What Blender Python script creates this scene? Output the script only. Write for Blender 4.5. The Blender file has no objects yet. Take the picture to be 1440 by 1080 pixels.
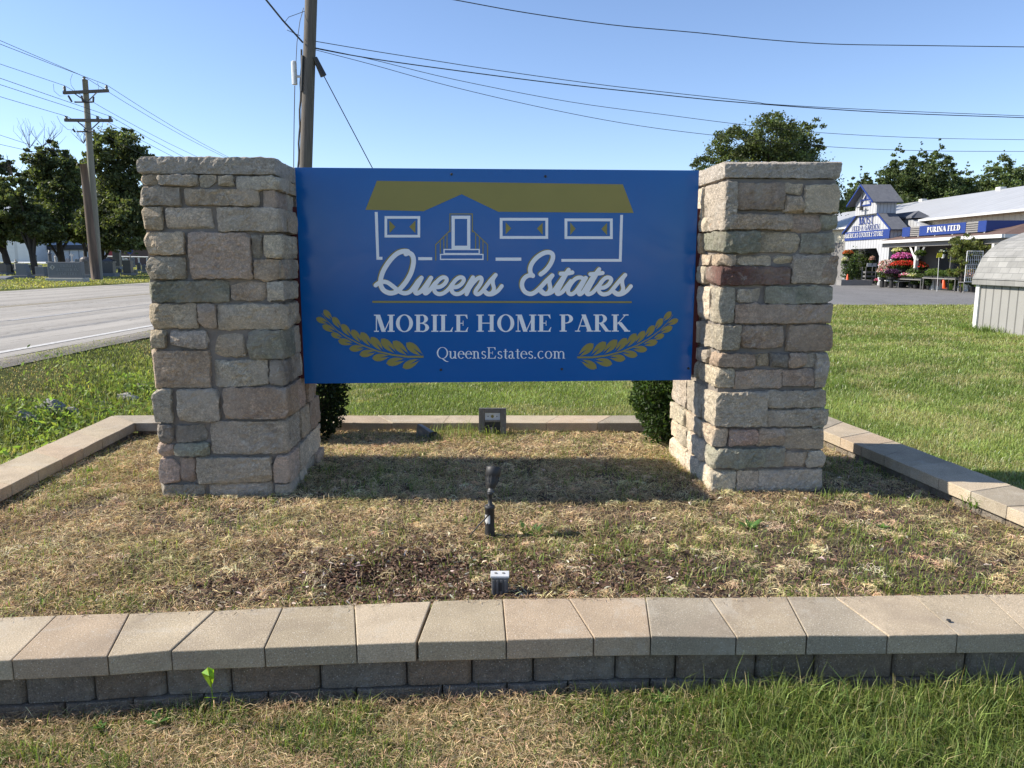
import bpy, math, random
import numpy as np
from mathutils import Vector, noise as mn
random.seed(7); RNG = np.random.default_rng(11)
SC = bpy.context.scene; COL = SC.collection
# ------------------------------------------------------------------ camera model (used to place measured points on real planes)
FPX = 1060.0; PITCH = math.atan(172/1060.0); CAMH = 1.47
CP = np.array([0, 0, CAMH]); FW = np.array([0, math.cos(PITCH), -math.sin(PITCH)]); UP = np.array([0, math.sin(PITCH), math.cos(PITCH)])
def ray(x, y): return FW + np.array([1., 0, 0])*((x-720)/FPX) - UP*((y-540)/FPX)
def at_z(x, y, z): r = ray(x, y); return CP + r*((z-CAMH)/r[2])
def at_y(x, y, Y): r = ray(x, y); return CP + r*(Y/r[1])
def at_x(x, y, X): r = ray(x, y); return CP + r*(X/r[0])
def at_pl(x, y, o, n): r = ray(x, y); return CP + r*(np.dot(np.array(o)-CP, n)/np.dot(r, n))
def sstep(a, b, x): t = np.clip((x-a)/(b-a), 0, 1); return t*t*(3-2*t)
def vnoise(x, y, s=0):
    x = np.asarray(x, float); y = np.asarray(y, float); xi = np.floor(x); yi = np.floor(y); fx = x-xi; fy = y-yi
    def h(a, b): v = np.sin(a*127.1+b*311.7+s*74.7)*43758.5453; return v-np.floor(v)
    fx = fx*fx*(3-2*fx); fy = fy*fy*(3-2*fy)
    return (h(xi, yi)*(1-fx)+h(xi+1, yi)*fx)*(1-fy)+(h(xi, yi+1)*(1-fx)+h(xi+1, yi+1)*fx)*fy
def fbm(x, y, s=0, o=3):
    r = 0; a = .5; t = 0
    for k in range(o): r = r+a*vnoise(x*2**k, y*2**k, s+k*3); t += a; a *= .5
    return r/t
# ------------------------------------------------------------------ terrain heights
def hgt(x, y):
    x = np.asarray(x, float); y = np.asarray(y, float)
    ditch = -0.05*sstep(-3.45, -4.0, x)+0.49*np.clip((-3.85-x)/1.45, 0, 1)**1.1+.016*np.exp(-((y-2.28)/.10)**2)*(x > -3.2)*(x < 3.1)*(.5+fbm(x*3, y*3, 77))
    cem = 0.06*sstep(-17.6, -18.6, x)+np.clip(-18.6-x, 0, 30)*0.030
    rough = (fbm(x*1.3, y*1.3, 5)-.5)*0.05*sstep(6.2, 8, y)*sstep(-5.2, -4.9, x)
    r2 = (fbm(x*2, y*2, 9)-.5)*0.07*sstep(-3.6, -4.0, x)*sstep(-5.2, -4.9, x)
    return ditch+cem+rough+r2
def gp(px, py, dz=0.0):
    r = ray(px, py); t = 2.0
    while t < 300:
        p = CP+r*t
        if p[2] < float(hgt(p[0], p[1]))+dz: break
        t += .05
    return p
def bedz(x, y):
    x = np.asarray(x, float); y = np.asarray(y, float)
    b = .155-.025*sstep(.6, 1.6, x)-.02*sstep(1.9, 2.4, x)-.03*sstep(-2.3, -2.9, x)-.02*sstep(5, 5.7, y)+(fbm(x*2.2, y*2.2, 3)-.5)*.035
    dip = -.05*np.exp(-(((x+.55)/.25)**2+((y-3.0)/.12)**2))
    return b+dip
# ------------------------------------------------------------------ materials
def new_mat(name):
    m = bpy.data.materials.new(name); m.use_nodes = True; nt = m.node_tree; return m, nt, nt.nodes['Principled BSDF']
def N(nt, t, **k):
    n = nt.nodes.new(t)
    for a, b in k.items():
        if a in n.inputs: n.inputs[a].default_value = b
        else: setattr(n, a, b)
    return n
def mixc(nt, f, a, b, mode='MIX'):
    n = nt.nodes.new('ShaderNodeMix'); n.data_type = 'RGBA'; n.blend_type = mode
    for s, v in ((0, f), (6, a), (7, b)):
        if hasattr(v, 'is_linked') or isinstance(v, bpy.types.NodeSocket): nt.links.new(v, n.inputs[s])
        else: n.inputs[s].default_value = v if s == 0 else (v[0], v[1], v[2], 1)
    return n.outputs[2]
def ramp(nt, src, stops):
    r = nt.nodes.new('ShaderNodeValToRGB'); e = r.color_ramp.elements
    while len(e) < len(stops): e.new(.5)
    for i, (p, c) in enumerate(stops):
        e[i].position = p; e[i].color = (c, c, c, 1) if not hasattr(c, '__len__') else (c[0], c[1], c[2], 1)
    nt.links.new(src, r.inputs[0]); return r.outputs[0]
def tex(nt, kind, scale, detail=4, rough=.6, dist=0, coord='Object', vec=(1, 1, 1)):
    tc = nt.nodes.new('ShaderNodeTexCoord'); mp = nt.nodes.new('ShaderNodeMapping'); mp.inputs['Scale'].default_value = vec
    nt.links.new(tc.outputs[coord], mp.inputs[0])
    if kind == 'noise':
        n = N(nt, 'ShaderNodeTexNoise', Scale=scale, Detail=detail, Roughness=rough, Distortion=dist)
        nt.links.new(mp.outputs[0], n.inputs['Vector']); return n.outputs['Fac']
    if kind == 'voro':
        n = N(nt, 'ShaderNodeTexVoronoi', Scale=scale); nt.links.new(mp.outputs[0], n.inputs['Vector']); return n.outputs['Distance']
    n = N(nt, 'ShaderNodeTexWave', Scale=scale, Distortion=dist, Detail=detail); nt.links.new(mp.outputs[0], n.inputs['Vector']); return n.outputs['Fac']
def bump(nt, src, b, strength=.3, dist=.01, prev=None):
    n = N(nt, 'ShaderNodeBump', Strength=strength, Distance=dist); nt.links.new(src, n.inputs['Height'])
    if prev: nt.links.new(prev.outputs[0], n.inputs['Normal'])
    if b is not None: nt.links.new(n.outputs[0], b.inputs['Normal'])
    return n
def mat(name, c1, c2=None, scale=4, rough=.7, bs=0, bd=.01, bscale=None, metal=0, vec=(1, 1, 1), detail=5, spec=.5, spots=None):
    m, nt, b = new_mat(name); c2 = c2 or tuple(v*.8 for v in c1)
    f = tex(nt, 'noise', scale, detail, vec=vec); f = ramp(nt, f, [(.3, 0), (.7, 1)])
    c = mixc(nt, f, c1, c2)
    if spots:
        sf = ramp(nt, tex(nt, 'noise', spots[0], 3), [(spots[2], 0), (spots[2]+.06, 1)]); c = mixc(nt, sf, c, spots[1])
    nt.links.new(c, b.inputs['Base Color']); b.inputs['Roughness'].default_value = rough; b.inputs['Metallic'].default_value = metal
    b.inputs['Specular IOR Level'].default_value = spec
    if bs: bump(nt, tex(nt, 'noise', bscale or scale*6, 4, vec=vec), b, bs, bd)
    return m
def attr_mat(name, rough=.75, bs=0, bscale=60, var=.35, trans=0, spec=.3, vscale=20, tt=(1.15, 1.2, .55)):
    m, nt, b = new_mat(name); a = N(nt, 'ShaderNodeAttribute', attribute_name='Col')
    c = a.outputs['Color']
    if var:
        f = ramp(nt, tex(nt, 'noise', vscale, 5), [(.25, 1-var), (.75, 1+var*.6)]); c = mixc(nt, 1.0, c, f, 'MULTIPLY')
    nt.links.new(c, b.inputs['Base Color']); b.inputs['Roughness'].default_value = rough; b.inputs['Specular IOR Level'].default_value = spec
    if bs: bump(nt, tex(nt, 'noise', bscale, 5), b, bs, .01)
    if trans:
        t = nt.nodes.new('ShaderNodeBsdfTranslucent'); tc = mixc(nt, 1.0, c, tt, 'MULTIPLY'); nt.links.new(tc, t.inputs[0])
        x = nt.nodes.new('ShaderNodeMixShader'); x.inputs[0].default_value = trans
        nt.links.new(b.outputs[0], x.inputs[1]); nt.links.new(t.outputs[0], x.inputs[2]); nt.links.new(x.outputs[0], nt.nodes['Material Output'].inputs[0])
    return m
# stone of the pillars: rock-faced cast stone
def stone_mat():
    m, nt, b = new_mat('rock_faced_stone'); a = N(nt, 'ShaderNodeAttribute', attribute_name='Col')
    n1 = tex(nt, 'noise', 9, 6, .65, .6); n2 = tex(nt, 'noise', 70, 5, .7); n3 = tex(nt, 'noise', 3.2, 3)
    c = mixc(nt, 1.0, a.outputs['Color'], ramp(nt, n1, [(.25, .66), (.5, 1.0), (.78, 1.32)]), 'MULTIPLY')
    c = mixc(nt, 1.0, c, ramp(nt, n2, [(.3, .66), (.7, 1.26)]), 'MULTIPLY'); c = mixc(nt, 1.0, c, ramp(nt, tex(nt, 'noise', 150, 3, .7), [(.3, .86), (.7, 1.12)]), 'MULTIPLY')  # strong colour speckle stands in for shading the bumps barely show
    c = mixc(nt, ramp(nt, tex(nt, 'noise', 4.5, 2), [(.45, 0), (.58, 1)]), c, mixc(nt, 1.0, c, ramp(nt, tex(nt, 'noise', 16, 6, .7, .8, vec=(1, 1, 4.5)), [(.3, .66), (.7, 1.28)]), 'MULTIPLY'))
    cv = ramp(nt, tex(nt, 'noise', 26, 7, .8, 1.8), [(.44, 0), (.5, .6), (.56, 0)]); c = mixc(nt, cv, c, (.15, .13, .11))  # crevice lines: shade painted into the stone colour
    c = mixc(nt, ramp(nt, n3, [(.42, 0), (.72, .5)]), c, (.60, .50, .39))
    c = mixc(nt, ramp(nt, tex(nt, 'noise', 6, 4, .6, .8), [(.52, 0), (.66, .4)]), c, (.42, .385, .33))
    lc = ramp(nt, tex(nt, 'noise', 14, 5, .7, 1.5), [(.60, 0), (.72, .5)]); c = mixc(nt, lc, c, (.74, .70, .60))
    dk = ramp(nt, tex(nt, 'noise', 24, 6, .75, .8), [(.60, 0), (.74, .45)]); c = mixc(nt, dk, c, (.11, .10, .09))
    nt.links.new(c, b.inputs['Base Color']); b.inputs['Roughness'].default_value = .88; b.inputs['Specular IOR Level'].default_value = .25
    p = bump(nt, tex(nt, 'noise', 34, 7, .75, .6), None, 1.0, .022); bump(nt, tex(nt, 'noise', 210, 3, .7), b, .45, .003, p)
    return m
M = {}
M['stone'] = stone_mat()
M['mortar'] = mat('mortar', (.26, .225, .19), (.17, .15, .13), 14, .95, .6, .01, 90)
def block_mat(name, c1, c2, ssp):
    m, nt, b = new_mat(name); a = N(nt, 'ShaderNodeAttribute', attribute_name='Col')
    c = mixc(nt, 1.0, a.outputs['Color'], ramp(nt, tex(nt, 'noise', 5, 5), [(.3, .86), (.7, 1.1)]), 'MULTIPLY')
    c = mixc(nt, 1.0, c, ramp(nt, tex(nt, 'noise', 200, 3, .8), [(.32, .60), (.68, 1.30)]), 'MULTIPLY')
    sp = ramp(nt, tex(nt, 'voro', 90), [(.12, .6), (.20, 0)]); c = mixc(nt, sp, c, (.72, .68, .6))
    dk = ramp(nt, tex(nt, 'voro', 75), [(.05, .6), (.09, 0)]); c = mixc(nt, dk, c, (.12, .10, .09))
    st = ramp(nt, tex(nt, 'noise', 2.2, 5, .7, 1), [(.50, 0), (.72, .5)]); c = mixc(nt, st, c, (.25, .20, .15)); s3 = ramp(nt, tex(nt, 'noise', 4.3, 6, .75, .5), [(.54, 0), (.64, .35)]); c = mixc(nt, s3, c, (.46, .42, .35))
    s2 = ramp(nt, tex(nt, 'noise', 11, 5, .75, 1.2), [(.62, 0), (.70, .4)]); c = mixc(nt, s2, c, (.16, .135, .11))
    nt.links.new(c, b.inputs['Base Color']); b.inputs['Roughness'].default_value = .92; b.inputs['Specular IOR Level'].default_value = .2
    bump(nt, tex(nt, 'noise', 240, 4, .75), b, ssp, .004); return m
M['block'] = block_mat('concrete_block', None, None, .7)
M['block_rough'] = block_mat('split_face_block', None, None, 1.0); nt_ = M['block_rough'].node_tree; b_ = nt_.nodes['Principled BSDF']
pv_ = [n for n in nt_.nodes if n.type == 'BUMP'][0]; q_ = bump(nt_, tex(nt_, 'noise', 28, 6, .7, .8), None, 1.0, .03); nt_.links.new(q_.outputs[0], pv_.inputs['Normal'])
M['grass'] = attr_mat('grass_blade', .55, 0, trans=.42, var=0, spec=.35)
M['leaf'] = attr_mat('foliage', .55, 0, trans=.45, var=0, spec=.3)
M['petal'] = attr_mat('petals', .6, 0, trans=.3, var=0)
M['straw'] = attr_mat('dry_straw', .8, 0, trans=.2, var=0, tt=(1.15, .98, .7))
M['bark'] = mat('bark', (.07, .055, .045), (.035, .03, .026), 6, .95, .6, .03, 20, vec=(1, 1, .3))
def panel_mat():
    m, nt, b = new_mat('blue_sign_face'); f = tex(nt, 'noise', 1.4, 4)
    c = mixc(nt, ramp(nt, f, [(.35, 0), (.7, 1)]), (.0005, .104, .365), (.0005, .114, .395)); nt.links.new(c, b.inputs['Base Color'])
    d = ramp(nt, tex(nt, 'noise', 3, 6, .7, 1), [(.35, .09), (.75, .24)]); nt.links.new(d, b.inputs['Roughness'])
    b.inputs['Specular IOR Level'].default_value = .38; return m
M['blue'] = panel_mat()
M['gold'] = mat('gold_vinyl', (.29, .245, .055), (.26, .225, .05), 3, .42)
M['white'] = mat('white_vinyl', (.88, .89, .90), (.84, .86, .88), 3, .4)
M['maroon'] = mat('maroon_paint', (.10, .008, .010), (.07, .006, .008), 8, .5)
M['blackp'] = mat('black_plastic', (.022, .022, .023), (.035, .034, .033), 12, .55, .15, .002, 200)
M['bronze'] = mat('weathered_grey_metal', (.11, .105, .10), (.17, .165, .155), 30, .55, .2, .002, 120, spots=(60, (.35, .34, .32), .66))
M['steel'] = mat('galvanised_steel', (.72, .72, .71), (.55, .55, .54), 20, .45, .1, .002, 80, metal=.2)
M['lens'] = mat('lamp_reflector', (.72, .76, .80), (.6, .66, .72), 8, .25)
M['wood_pole'] = mat('weathered_pole_wood', (.15, .132, .11), (.085, .075, .064), 5, .9, .6, .01, 26, vec=(6, 6, .25))
M['wood_green'] = mat('treated_pole_wood', (.24, .235, .185), (.17, .165, .13), 5, .9, .4, .01, 26, vec=(6, 6, .25))
M['wood_brown'] = mat('old_brown_pole_wood', (.17, .12, .085), (.06, .045, .035), 2.5, .9, .4, .01, 26, vec=(4, 4, .3))
M['wire'] = mat('black_cable', (.02, .02, .022), (.03, .03, .03), 10, .6)
M['granite'] = mat('grey_granite', (.17, .18, .19), (.12, .125, .135), 40, .6, .1, .004, 80, spots=(90, (.30, .31, .32), .62))
M['granite_dark'] = mat('dark_granite', (.035, .036, .042), (.06, .06, .065), 30, .3)
M['granite_light'] = mat('pale_stone', (.52, .50, .45), (.35, .34, .31), 10, .8, .2, .01, 40)
M['granite_brown'] = mat('brown_granite', (.15, .125, .11), (.09, .08, .07), 25, .5)
def asphalt(name, c, sc=1.0, tracks=False):
    m, nt, b = new_mat(name)
    x = mixc(nt, 1.0, c, ramp(nt, tex(nt, 'noise', 140, 4, .7), [(.3, .75), (.7, 1.25)]), 'MULTIPLY')
    x = mixc(nt, 1.0, x, ramp(nt, tex(nt, 'noise', .5, 5, .65, vec=(1, .22, 1)), [(.3, .84), (.7, 1.12)]), 'MULTIPLY')
    cr = ramp(nt, tex(nt, 'noise', .9, 6, .6, 2.5, vec=(1.0, .12, 1)), [(.490, 0), (.5, .8), (.510, 0)]); x = mixc(nt, cr, x, tuple(v*.35 for v in c))
    if tracks:
        w = ramp(nt, tex(nt, 'wave', .26, 2, dist=.6, vec=(1, .02, 1)), [(.2, .90), (.8, 1.05)]); x = mixc(nt, 1.0, x, w, 'MULTIPLY')
    nt.links.new(x, b.inputs['Base Color']); b.inputs['Roughness'].default_value = .82; b.inputs['Specular IOR Level'].default_value = .3
    bump(nt, tex(nt, 'noise', 160, 3), b, .4, .006); return m
M['road'] = asphalt('pale_worn_asphalt', (.335, .31, .27), tracks=True)
M['lot'] = asphalt('parking_asphalt', (.175, .17, .165))
M['lanewhite'] = mat('worn_white_line', (.62, .61, .57), (.36, .34, .31), 18, .7, spots=(30, (.30, .285, .26), .62))
M['laneyellow'] = mat('worn_yellow_line', (.42, .33, .15), (.31, .29, .25), 14, .7)
def ground_mat():
    m, nt, b = new_mat('lawn_ground')
    c = mixc(nt, ramp(nt, tex(nt, 'noise', 1.1, 5, .6), [(.35, 0), (.65, 1)]), (.085, .115, .028), (.16, .16, .055))
    c = mixc(nt, ramp(nt, tex(nt, 'noise', 22, 5, .7), [(.4, .0), (.7, .8)]), c, (.045, .055, .018))
    c = mixc(nt, ramp(nt, tex(nt, 'noise', .16, 3), [(.45, 0), (.7, .6)]), c, (.26, .22, .10))
    nt.links.new(c, b.inputs['Base Color']); b.inputs['Roughness'].default_value = .95; b.inputs['Specular IOR Level'].default_value = .1
    bump(nt, tex(nt, 'noise', 30, 5, .7), b, .8, .05); return m
M['ground'] = ground_mat()
M['soil'] = mat('brown_mulch_soil', (.085, .055, .040), (.045, .030, .022), 16, .97, .9, .02, 70, spots=(45, (.20, .14, .09), .60))
def corr(name, c, period, axis='y', dark=.6, rough=.5):
    m, nt, b = new_mat(name); tc = nt.nodes.new('ShaderNodeTexCoord'); sp = nt.nodes.new('ShaderNodeSeparateXYZ'); nt.links.new(tc.outputs['Object'], sp.inputs[0])
    mu = N(nt, 'ShaderNodeMath', operation='MULTIPLY'); mu.inputs[1].default_value = 1/period; nt.links.new(sp.outputs[{'x': 0, 'y': 1}[axis]], mu.inputs[0])
    fr = N(nt, 'ShaderNodeMath', operation='FRACT'); nt.links.new(mu.outputs[0], fr.inputs[0])
    g = ramp(nt, fr.outputs[0], [(0, 0), (.05, 0), (.09, 1), (.91, 1), (.95, 0)]); cc = mixc(nt, g, tuple(v*dark for v in c), c)
    v = ramp(nt, tex(nt, 'noise', .8, 5, .7), [(.3, .9), (.7, 1.06)]); cc = mixc(nt, 1.0, cc, v, 'MULTIPLY')
    nt.links.new(cc, b.inputs['Base Color']); b.inputs['Roughness'].default_value = rough; bump(nt, g, b, .6, .02); return m
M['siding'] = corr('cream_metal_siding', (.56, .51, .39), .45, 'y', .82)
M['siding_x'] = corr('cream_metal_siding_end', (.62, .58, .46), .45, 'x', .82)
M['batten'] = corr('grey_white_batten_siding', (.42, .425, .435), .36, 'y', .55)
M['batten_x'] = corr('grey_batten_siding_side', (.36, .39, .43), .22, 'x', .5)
M['roofmetal'] = corr('white_metal_roof', (.42, .42, .41), 1.0, 'y', .85, .4)
M['shingle'] = mat('grey_shingles', (.12, .125, .14), (.08, .085, .10), 5, .9, .3, .02, 30)
M['shingle_brown'] = mat('brown_shingles', (.14, .085, .065), (.10, .06, .048), 3, .9, .4, .02, 24)
M['trimblue'] = mat('blue_trim', (.012, .036, .19), (.010, .032, .17), 3, .5)
M['trimwhite'] = mat('white_trim', (.60, .60, .58), (.52, .52, .50), 5, .6)
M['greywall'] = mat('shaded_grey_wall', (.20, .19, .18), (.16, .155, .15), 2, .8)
M['darkdoor'] = mat('dark_door', (.035, .037, .045), (.028, .03, .036), 3, .6)
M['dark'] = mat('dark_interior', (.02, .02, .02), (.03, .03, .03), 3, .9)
M['orange'] = mat('orange_cone_plastic', (.75, .10, .02), (.65, .08, .02), 5, .5)
M['pot_white'] = mat('white_pot', (.7, .7, .68), (.6, .6, .58), 5, .5)
M['pot_lime'] = mat('lime_pot', (.38, .50, .06), (.33, .44, .05), 5, .5)
M['pot_black'] = mat('black_pot', (.02, .02, .02), (.03, .03, .03), 5, .5)
M['yellow'] = mat('yellow_card', (.75, .68, .03), (.68, .6, .03), 5, .6)
M['timber'] = mat('grey_timber', (.26, .25, .235), (.18, .17, .16), 8, .9, .3, .01, 30, vec=(1, 1, 6))
M['pale_bldg'] = corr('pale_metal_building', (.48, .49, .50), 1.2, 'y', .7)
M['pale_bldg2'] = corr('blue_white_doors', (.84, .86, .88), 2.2, 'y', .8)
M['brick'] = mat('brown_brick', (.13, .09, .08), (.10, .07, .065), 20, .9)
M['red'] = mat('red_paint', (.28, .02, .03), (.22, .02, .025), 5, .5)
# ------------------------------------------------------------------ mesh builder
ORG = {}
class G:
    def __init__(s): s.v = []; s.f = []; s.m = []; s.c = []; s.cur = 0; s.col = (1, 1, 1)
    def face(s, pts, flip=False):
        n = len(s.v); s.v += [tuple(map(float, p)) for p in pts]; idx = list(range(n, n+len(pts)))
        s.f.append(idx[::-1] if flip else idx); s.m.append(s.cur); s.c.append(s.col)
    def add(s, vs, fs):
        n = len(s.v); s.v += [tuple(map(float, p)) for p in vs]
        for f in fs: s.f.append([n+i for i in f]); s.m.append(s.cur); s.c.append(s.col)
    def hexa(s, p):  # 8 points: bottom 4 ccw, top 4 ccw
        s.add(p, [(3, 2, 1, 0), (4, 5, 6, 7), (0, 1, 5, 4), (1, 2, 6, 5), (2, 3, 7, 6), (3, 0, 4, 7)])
    def box(s, x0, x1, y0, y1, z0, z1):
        s.hexa([(x0, y0, z0), (x1, y0, z0), (x1, y1, z0), (x0, y1, z0), (x0, y0, z1), (x1, y0, z1), (x1, y1, z1), (x0, y1, z1)])
    def prism(s, poly, d):  # polygon (3d pts) extruded by vector d
        n = len(poly); P = [np.array(p, float) for p in poly]; Q = [p+np.array(d, float) for p in P]
        s.add(P+Q, [tuple(range(n))[::-1], tuple(range(n, 2*n))]+[(i, (i+1) % n, n+(i+1) % n, n+i) for i in range(n)])
    def tube(s, pts, r, n=6, caps=True):
        P = [np.array(p, float) for p in pts]; rr = r if hasattr(r, '__len__') else [r]*len(P); rings = []
        t0 = P[1]-P[0]; a = np.array([0, 0, 1.]) if abs(t0[2]) < .9*np.linalg.norm(t0) else np.array([1., 0, 0])
        for i, p in enumerate(P):
            t = P[min(i+1, len(P)-1)]-P[max(i-1, 0)]; t = t/(np.linalg.norm(t)+1e-9)
            u = np.cross(t, a); u /= np.linalg.norm(u)+1e-9; w = np.cross(t, u)
            rings.append([p+rr[i]*(math.cos(k*2*math.pi/n)*u+math.sin(k*2*math.pi/n)*w) for k in range(n)])
        vs = [q for R in rings for q in R]; fs = []
        for i in range(len(P)-1):
            for k in range(n): fs.append((i*n+k, i*n+(k+1) % n, (i+1)*n+(k+1) % n, (i+1)*n+k))
        if caps: fs.append(tuple(range(n))); fs.append(tuple(range((len(P)-1)*n, len(P)*n))[::-1])
        s.add(vs, fs)
    def lathe(s, c, prof, n=14, ax=(0, 0, 1)):
        s.tube([np.array(c)+np.array(ax)*h for r, h in prof], [max(r, 1e-4) for r, h in prof], n)
    def build(s, name, mats, parent=None, smooth=False, org=None, bevel=0):
        me = bpy.data.meshes.new(name); o = bpy.data.objects.new(name, me); COL.objects.link(o)
        if parent is not None: og = ORG[parent.name]
        elif org is not None: og = tuple(map(float, org))
        else:
            a = np.array(s.v); og = ((a[:, 0].min()+a[:, 0].max())/2, (a[:, 1].min()+a[:, 1].max())/2, a[:, 2].min())
        vs = [(x-og[0], y-og[1], z-og[2]) for x, y, z in s.v]; me.from_pydata(vs, [], s.f)
        mats = mats if isinstance(mats, (list, tuple)) else [mats]
        for m in mats: me.materials.append(m)
        if len(mats) > 1: me.polygons.foreach_set('material_index', s.m)
        if any(c != (1, 1, 1) for c in s.c):
            ca = me.color_attributes.new('Col', 'FLOAT_COLOR', 'CORNER'); arr = []
            for f, c in zip(s.f, s.c): arr += [c[0], c[1], c[2], 1.0]*len(f)
            ca.data.foreach_set('color', arr)
        if smooth: me.polygons.foreach_set('use_smooth', [True]*len(s.f))
        if bevel:
            b = o.modifiers.new('b', 'BEVEL'); b.width = bevel; b.segments = 2; b.limit_method = 'ANGLE'
        me.update(); ORG[o.name] = og
        if parent is not None: o.parent = parent
        else: o.location = og
        return o
def tag(o, label=None, cat=None, group=None, kind=None):
    if cat and not kind: kind = "thing"
    if label: o['label'] = label
    if cat: o['category'] = cat
    if group: o['group'] = group
    if kind: o['kind'] = kind
    return o
def thing(name, loc, label, cat, group=None):
    o = bpy.data.objects.new(name, None); COL.objects.link(o); o.location = tuple(map(float, loc)); o.empty_display_size = .2
    ORG[o.name] = tuple(map(float, loc)); return tag(o, label, cat, group)
def np_mesh(name, V, F, C, material, parent=None, org=(0, 0, 0), smooth=False):
    """V (n,3), F (m,k) same k, C (n,3) point colours"""
    me = bpy.data.meshes.new(name); k = F.shape[1]
    if parent is not None: org = ORG[parent.name]
    V = V-np.array(org)
    me.vertices.add(len(V)); me.vertices.foreach_set('co', V.astype(np.float32).ravel())
    me.loops.add(F.size); me.loops.foreach_set('vertex_index', F.astype(np.int32).ravel())
    me.polygons.add(len(F)); me.polygons.foreach_set('loop_start', np.arange(0, F.size, k, dtype=np.int32))
    try: me.polygons.foreach_set('loop_total', np.full(len(F), k, dtype=np.int32))
    except Exception: pass
    me.update(calc_edges=True)
    if C is not None:
        ca = me.color_attributes.new('Col', 'FLOAT_COLOR', 'POINT'); ca.data.foreach_set('color', np.hstack([C, np.ones((len(C), 1))]).astype(np.float32).ravel())
    if smooth: me.polygons.foreach_set('use_smooth', np.ones(len(F), bool))
    me.materials.append(material); o = bpy.data.objects.new(name, me); COL.objects.link(o); ORG[o.name] = tuple(org)
    if parent is not None: o.parent = parent
    else: o.location = org
    return o
def blades(P, h, w, l, col, tipc=1.25):
    n = len(P); a = RNG.uniform(0, 2*np.pi, n); b = a+RNG.normal(np.pi/2, .5, n)
    S = np.stack([np.cos(a), np.sin(a), np.zeros(n)], 1)*w[:, None]*.5; L = np.stack([np.cos(b), np.sin(b), np.zeros(n)], 1)
    Z = np.array([0, 0, 1.]); mid = P+Z*(h*.55*(1-.2*l))[:, None]+L*(h*l*.33)[:, None]; tip = P+Z*(h*(1-.62*l))[:, None]+L*(h*l*1.0)[:, None]
    V = np.stack([P-S, P+S, mid+S*.75, mid-S*.75, tip], 1).reshape(-1, 3); i = np.arange(n)[:, None]*5
    F = np.concatenate([i+[0, 1, 2], i+[0, 2, 3], i+[3, 2, 4]], 0)
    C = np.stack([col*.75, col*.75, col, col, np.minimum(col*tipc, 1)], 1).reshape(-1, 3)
    return V, F, C
def sticks(P, ln, w, col, pitch=.15):
    n = len(P); a = RNG.uniform(0, 2*np.pi, n); p = RNG.normal(0, pitch, n)
    D = np.stack([np.cos(a)*np.cos(p), np.sin(a)*np.cos(p), np.sin(p)], 1)*ln[:, None]*.5
    r = RNG.normal(0, .6, n); S = np.stack([-np.sin(a)*np.cos(r), np.cos(a)*np.cos(r), np.sin(r)], 1)*w[:, None]*.5
    B = np.abs(RNG.normal(0, .12, n))[:, None]*ln[:, None]*np.array([0, 0, 1.])+RNG.normal(0, .1, n)[:, None]*S/w[:, None]*ln[:, None]
    V = np.stack([P-D-S*.6, P-D+S*.6, P+B+S, P+B-S, P+D+S*.5, P+D-S*.5], 1).reshape(-1, 3); i = np.arange(n)[:, None]*6
    F = np.concatenate([i+[0, 1, 2], i+[0, 2, 3], i+[3, 2, 4], i+[3, 4, 5]], 0)
    return V, F, np.repeat(col, 6, 0)
def leaves(P, size, col, mat_, name, parent=None, up=.0, org=None, elong=1.6):
    n = len(P); A = RNG.normal(size=(n, 3)); A /= np.linalg.norm(A, axis=1)[:, None]; B = RNG.normal(size=(n, 3))
    B -= (A*B).sum(1)[:, None]*A; B /= np.linalg.norm(B, axis=1)[:, None]; s = (size*RNG.uniform(.6, 1.4, n))[:, None]
    V = np.stack([P-A*s*elong*.5, P+B*s*.4, P+A*s*elong*.5, P-B*s*.4], 1).reshape(-1, 3); F = (np.arange(n)[:, None]*4+[0, 1, 2, 3])
    return np_mesh(name, V, F, np.repeat(col, 4, 0), mat_, parent, org if org is not None else (0, 0, 0))
def jit(c, n, v=.2, hue=.06):
    c = np.array(c)[None, :]*np.ones((n, 1)); k = RNG.normal(1, v, (n, 1)); return np.clip(c*np.clip(k, .4, 1.8)*RNG.normal(1, hue, (n, 3)), 0.002, 1)
# ------------------------------------------------------------------ ground sheets
def grid_mesh(name, xs, ys, zf, material, smooth=True):
    X, Y = np.meshgrid(xs, ys); Z = zf(X, Y); V = np.stack([X, Y, Z], 2).reshape(-1, 3); nx = len(xs)
    i, j = np.meshgrid(np.arange(nx-1), np.arange(len(ys)-1)); a = (j*nx+i).ravel()
    return np_mesh(name, V, np.stack([a, a+1, a+nx+1, a+nx], 1), None, material, smooth=smooth)
xs = np.concatenate([-np.geomspace(400, 20, 26), np.arange(-19.5, -5.9, .5), np.arange(-5.8, 9, .1), np.geomspace(9.2, 400, 60)])
ys = np.concatenate([np.arange(-30, 0, 3), np.arange(0, 12, .1), np.geomspace(12.2, 900, 110)])
tag(grid_mesh('ground', xs, ys, hgt, M['ground']), kind='structure')
def strip(name, x0, x1, y0, y1, z, material, dy=4.0):
    ys_ = np.arange(y0, y1+dy, dy); return grid_mesh(name, np.linspace(x0, x1, 5), ys_, lambda X, Y: X*0+z, material, False)
tag(strip('road', -17.9, -5.45, -30, 420, .452, M['road']), kind='structure')
tag(strip('edge_line', -5.86, -5.74, -30, 420, .457, M['lanewhite']), kind='structure')
tag(strip('far_edge_line', -17.2, -17.08, -30, 420, .457, M['lanewhite']), kind='structure')
g = G()
for dx in (-.13, .06): g.face([(-11.6+dx, -30, .457), (-11.6+dx+.09, -30, .457), (-11.6+dx+.09, 420, .457), (-11.6+dx, 420, .457)])
tag(g.build('centre_line', M['laneyellow']), kind='structure')
g = G()
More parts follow.
